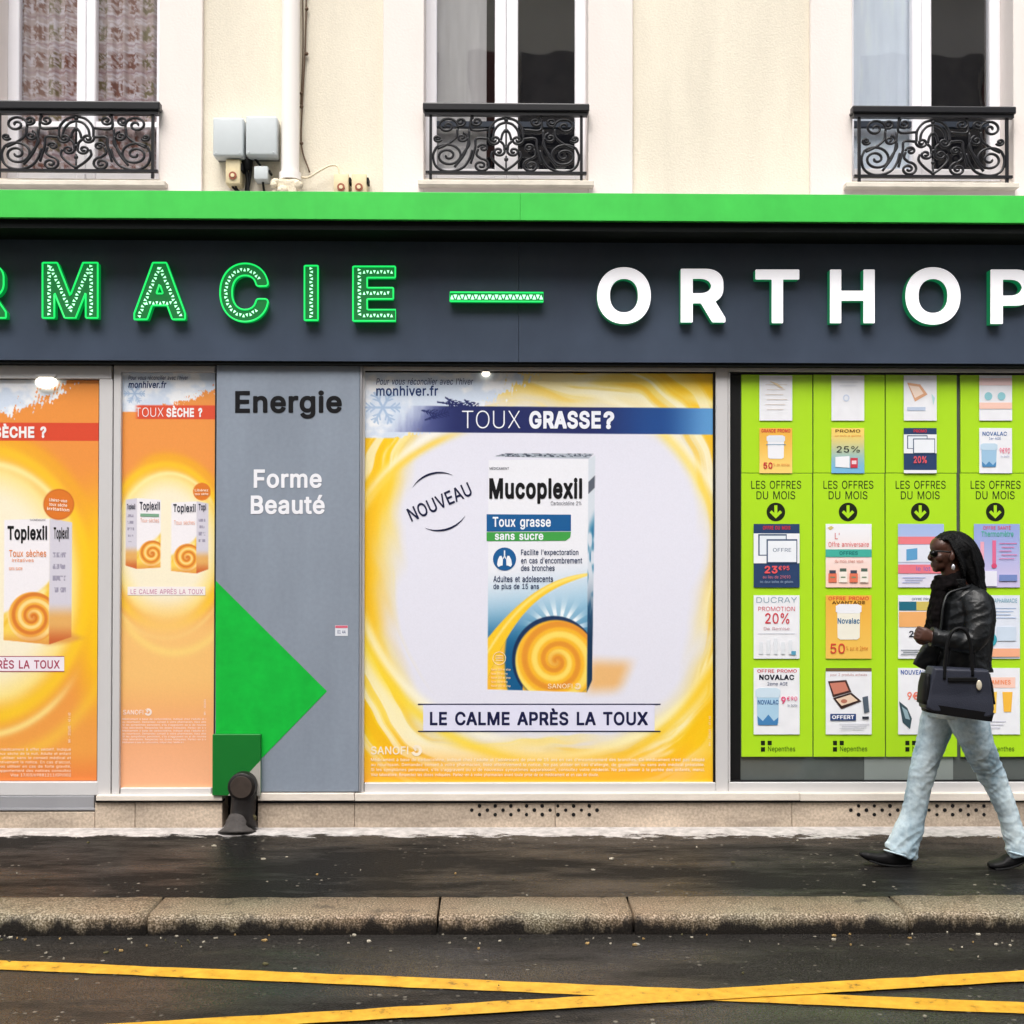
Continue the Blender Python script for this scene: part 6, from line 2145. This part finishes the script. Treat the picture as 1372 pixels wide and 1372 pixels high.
# ---- scarf
bm = BM()
for k in range(3):
    pts = []
    for i in range(21):
        a = 2 * math.pi * i / 20
        pts.append(at(1272 + math.cos(a) * (16.5 + k * 1.5) - 1, 773 + k * 6.0 + math.cos(a) * -3 + 1.5 * math.sin(a * 3 + k), YB + math.sin(a) * (.085 + .008 * k)))
    tube(bm, pts, .016 + .002 * k, 10)
ring_loft(bm, dense([(1261, 782, -.03, 8, .05), (1256.5, 800, -.05, 8, .06), (1253, 822, -.06, 8.5, .07), (1250, 846, -.05, 9, .07), (1248, 872, -.03, 10, .07)]))
fuse('scarf', bm, .005, m_scarf, woman, 2, lambda c_, n_: .007 * mnoise.noise(c_ * 40))
# ---- hair
bm = BM()
pball(bm, 1276.5, 736, 0, 29.5, .088, 25)
pball(bm, 1282, 738, 0, 26, .09, 25)
ring_loft(bm, dense([(1282, 728, 0, 13, .06), (1289, 737, 0, 19.5, .085), (1297, 756, 0, 19.5, .088), (1302, 774, 0, 15, .09), (1308, 789, -.01, 11, .085), (1313, 802, -.015, 5.5, .06)]))
for s_ in (-1, 1):
    ring_loft(bm, dense([(1270, 722, s_ * .045, 10, .03), (1279, 738, s_ * .072, 6.5, .018), (1286, 756, s_ * .078, 8, .018), (1286, 778, s_ * .085, 8, .02), (1291, 796, s_ * .095, 5, .015)]))


for k in range(22):                                      # loose thin braids down the back
    d_ = random.uniform(-.095, .095); jx_ = random.uniform(-3, 4)
    tube(bm, spline([at(1280 + jx_, 712.5 + abs(d_) * 60, YB + d_ * .55), at(1299 + jx_ * .6, 727 + abs(d_) * 30, YB + d_ * .9), at(1307 + jx_, 752, YB + d_), at(1312 + jx_, 776, YB + d_), at(1316 + jx_ * 1.3, 792 + random.uniform(-6, 16), YB + d_)], 6), .0068, 7)


def strands(c_, n_):
    q = (c_.x + .55 * c_.z)
    return .0035 * mnoise.noise(Vector((q * 90, c_.y * 90, c_.z * 5))) + .003 * mnoise.noise(Vector((q * 40, c_.y * 40, c_.z * 3 + 7)))


hair = fuse('hair', bm, .0045, m_hair, woman, 3, strands)
# open the hair over the face
o_ = worldloc(hair)
ref = at(1260, 740, YB)
hb = bmesh.new(); hb.from_mesh(hair.data)
kill = []
for f in hb.faces:
    c_ = f.calc_center_median() + o_
    X_, Y_ = 1260 + (c_.x - ref.x) / PXM, 740 - (c_.z - ref.z) / PXM
    line_ = 1263.5 + (Y_ - 724) * .42
    if Y_ > 723.5 + max(0.0, 1257 - X_) * .22 and X_ < line_ and Y_ < 775:
        kill.append(f)
bmesh.ops.delete(hb, geom=kill, context='FACES')
hb.to_mesh(hair.data); hb.free()
hair.data.shade_smooth()
sd2 = hair.modifiers.new('thickness', 'SOLIDIFY'); sd2.thickness = .008; sd2.offset = -1
# ---- sunglasses and earring
bm = BM()
for s_ in (-1, 1):
    pball(bm, 1251.0, 741.6, s_ * .042, 5.6, .020, 4.4, 6)
tube(bm, [at(1247.6, 740, YB - .03), at(1247, 740.3, YB), at(1247.6, 740, YB + .03)], .004, 8)
sg = obj('sunglasses', bm, m_lens, woman, smooth=True)
for s_ in (-1, 1):
    bm = BM()
    tube(bm, spline([at(1251.5, 738.5, YB + s_ * .065), at(1262, 738.8, YB + s_ * .074), at(1274, 740, YB + s_ * .08)], 5), .004, 8)
    obj('temple', bm, m_lens, sg, smooth=True)
for s_ in (-1, 1):
    bm = BM(); pball(bm, 1277.3, 760, s_ * .092, 2.3, .008, 4.2)
    obj('earring', bm, m_metal, woman, smooth=True)

# ---- handbag hanging from her forearm
DB = -.275
m_bag = mat('blue_black_grained_leather', (48, 51, 63), 0.45, 0.35, var=0.08, scale=8, bump=0.2, bscale=180)
m_bagd = mat('black_bag_trim', (12, 12, 14), 0.55, 0.2, var=0.1)
bag = thing('handbag', 'stiff dark blue black handbag with two handles hanging from the forearm of the walking woman', 'handbag', at(1280, 950, YB + DB))
out = [(1246, 893), (1320, 896.5), (1327, 948), (1325, 958), (1318, 960.5), (1242, 952), (1235, 947), (1234.5, 940)]
bm = BM()
Yb0, Yb1 = YB + DB - .055, YB + DB + .055
lay = []
for Yk, sc in ((Yb0 + .012, .975), (Yb0, .955), (Yb0 - .004, .9)):
    lay.append((Yk, sc))
prof = [(Yb1, .93), (Yb1 - .012, 1.0), (Yb0 + .012, 1.0), (Yb0, .975), (Yb0 - .005, .93)]
cx, cy = 1281, 926
NS = 12
den = []
for i in range(len(out)):
    a, b = out[i], out[(i + 1) % len(out)]
    for k in range(NS):
        den.append((a[0] + (b[0] - a[0]) * k / NS, a[1] + (b[1] - a[1]) * k / NS))
R_ = []
for Yk, sc in prof:
    R_.append([bm.verts.new((lambda v: Vector((v.x, Yk, v.z)))(at(cx + (x - cx) * sc, cy + (y - cy) * sc, YB + DB))) for x, y in den])
for a, b in zip(R_[:-1], R_[1:]):
    for k in range(len(den)):
        bm.faces.new((a[k], a[(k + 1) % len(den)], b[(k + 1) % len(den)], b[k]))
bm.faces.new(R_[0]); bm.faces.new(R_[-1][::-1])
bmesh.ops.recalc_face_normals(bm, faces=bm.faces)
fuse('bag_body', bm, .005, m_bag, bag, 3, lambda c_, n_: .0035 * mnoise.noise(c_ * 9) - (.006 if n_.y < -.8 else 0) * math.exp(-((c_.z - at(1280, 920, YB).z) / .03) ** 2) * .4)
bm = BM()
ring_loft(bm, [(1282, 950, DB, 44.5, .062), (1281.5, 962, DB, 42, .060)], 36, 5)
for v in bm.verts:
    v.co.z += (at(1282, 953, YB).z - at(1282, 953, YB).z) - (v.co.x - at(1281, 950, YB).x) * .10
obj('base', bm, m_bagd, bag, smooth=True, auto=50)
for xs_ in ((1238, 1233), (1322, 1328)):
    bm = BM()
    ring_loft(bm, dense([(xs_[0] + (2 if xs_[0] < 1280 else -2), 902, DB, 3.2, .045), (xs_[0], 920, DB, 4.6, .056), (xs_[1] + (3 if xs_[1] < 1280 else -3), 942, DB, 4.4, .056)]), 14, 3)
    obj('side_panel', bm, m_bagd, bag, smooth=True)
for dz, k in ((-.058, 0), (.05, 3)):
    bm = BM()
    tube(bm, spline([at(x + k, y, YB + DB + dz) for x, y in ((1265, 910), (1266, 893), (1268, 872), (1273, 851), (1283, 842), (1294, 846), (1300, 862), (1302, 882), (1303, 906))], 7), .0085, 9)
    obj('handle', bm, m_bagd, bag, smooth=True)
bm = BM()
X0, X1 = at(1263, 907, YB + DB).x, at(1302, 911, YB + DB).x
z0 = at(1282, 909, YB + DB).z
box(bm, X0, X1, Yb0 - .016, Yb0 - .004, z0 - .010, z0 + .012, .004, seg=2)
obj('closing_strap', bm, m_bagd, bag)
bm = BM(); ball(bm, at(1304.5, 916, YB + DB) + Vector((0, -.066, 0)), 3.6 * PXM, .005, 6.5 * PXM, 16, 10)
obj('tag', bm, mat('pale_gold_tag', (232, 222, 200), 0.3, 0.6, metal=0.3), bag, smooth=True, label='pale gold hanging tag')

# ================================================================== OPPOSITE SIDE OF THE STREET (seen mirrored in the panes)
def far_block(x0, x1, h, c, label, ws):
    r_ = thing('apartment_block', label, 'building', ((x0 + x1) / 2, -11, 0))
    bm = BM(); box(bm, x0, x1, -16, -11, -0.1, h); obj('wall', bm, mat('far_wall_%d' % c[0], c, 0.85, 0.2, var=0.1, scale=1), r_)
    for (wx, wz) in ws:
        bm = BM(); box(bm, wx - 0.55, wx + 0.55, -11.03, -10.95, wz, wz + 1.9); wq = obj('window', bm, mat('far_glass', (112, 104, 98), 0.4, 0.4, var=0.4, scale=3), r_)
        for s in (-1, 1):
            bm = BM(); box(bm, wx + s * 0.95 - 0.35, wx + s * 0.95 + 0.35, -10.96, -10.9, wz, wz + 1.9); obj('shutter', bm, mat('brown_shutter', (110, 70, 60), 0.7), r_)
    bm = BM()
    for z in (4.1, 7.2, 10.3):
        if z < h:
            box(bm, x0 - .05, x1 + .05, -11, -10.85, z, z + 0.22)
    obj('string_course', bm, mat('far_band', (226, 222, 214), 0.8), r_)


far_block(-14, 4.35, 11.5, (222, 214, 200), 'pale apartment block across the street with brown shutters', [(x, z) for x in (-9, -5.4, -2.2, 0.9, 3.2) for z in (4.4, 7.3)])
far_block(5.75, 15, 11.0, (206, 198, 190), 'second apartment block across the street, beyond the gap', [(x, z) for x in (6.9, 9.8, 12.5) for z in (4.4, 7.3)])
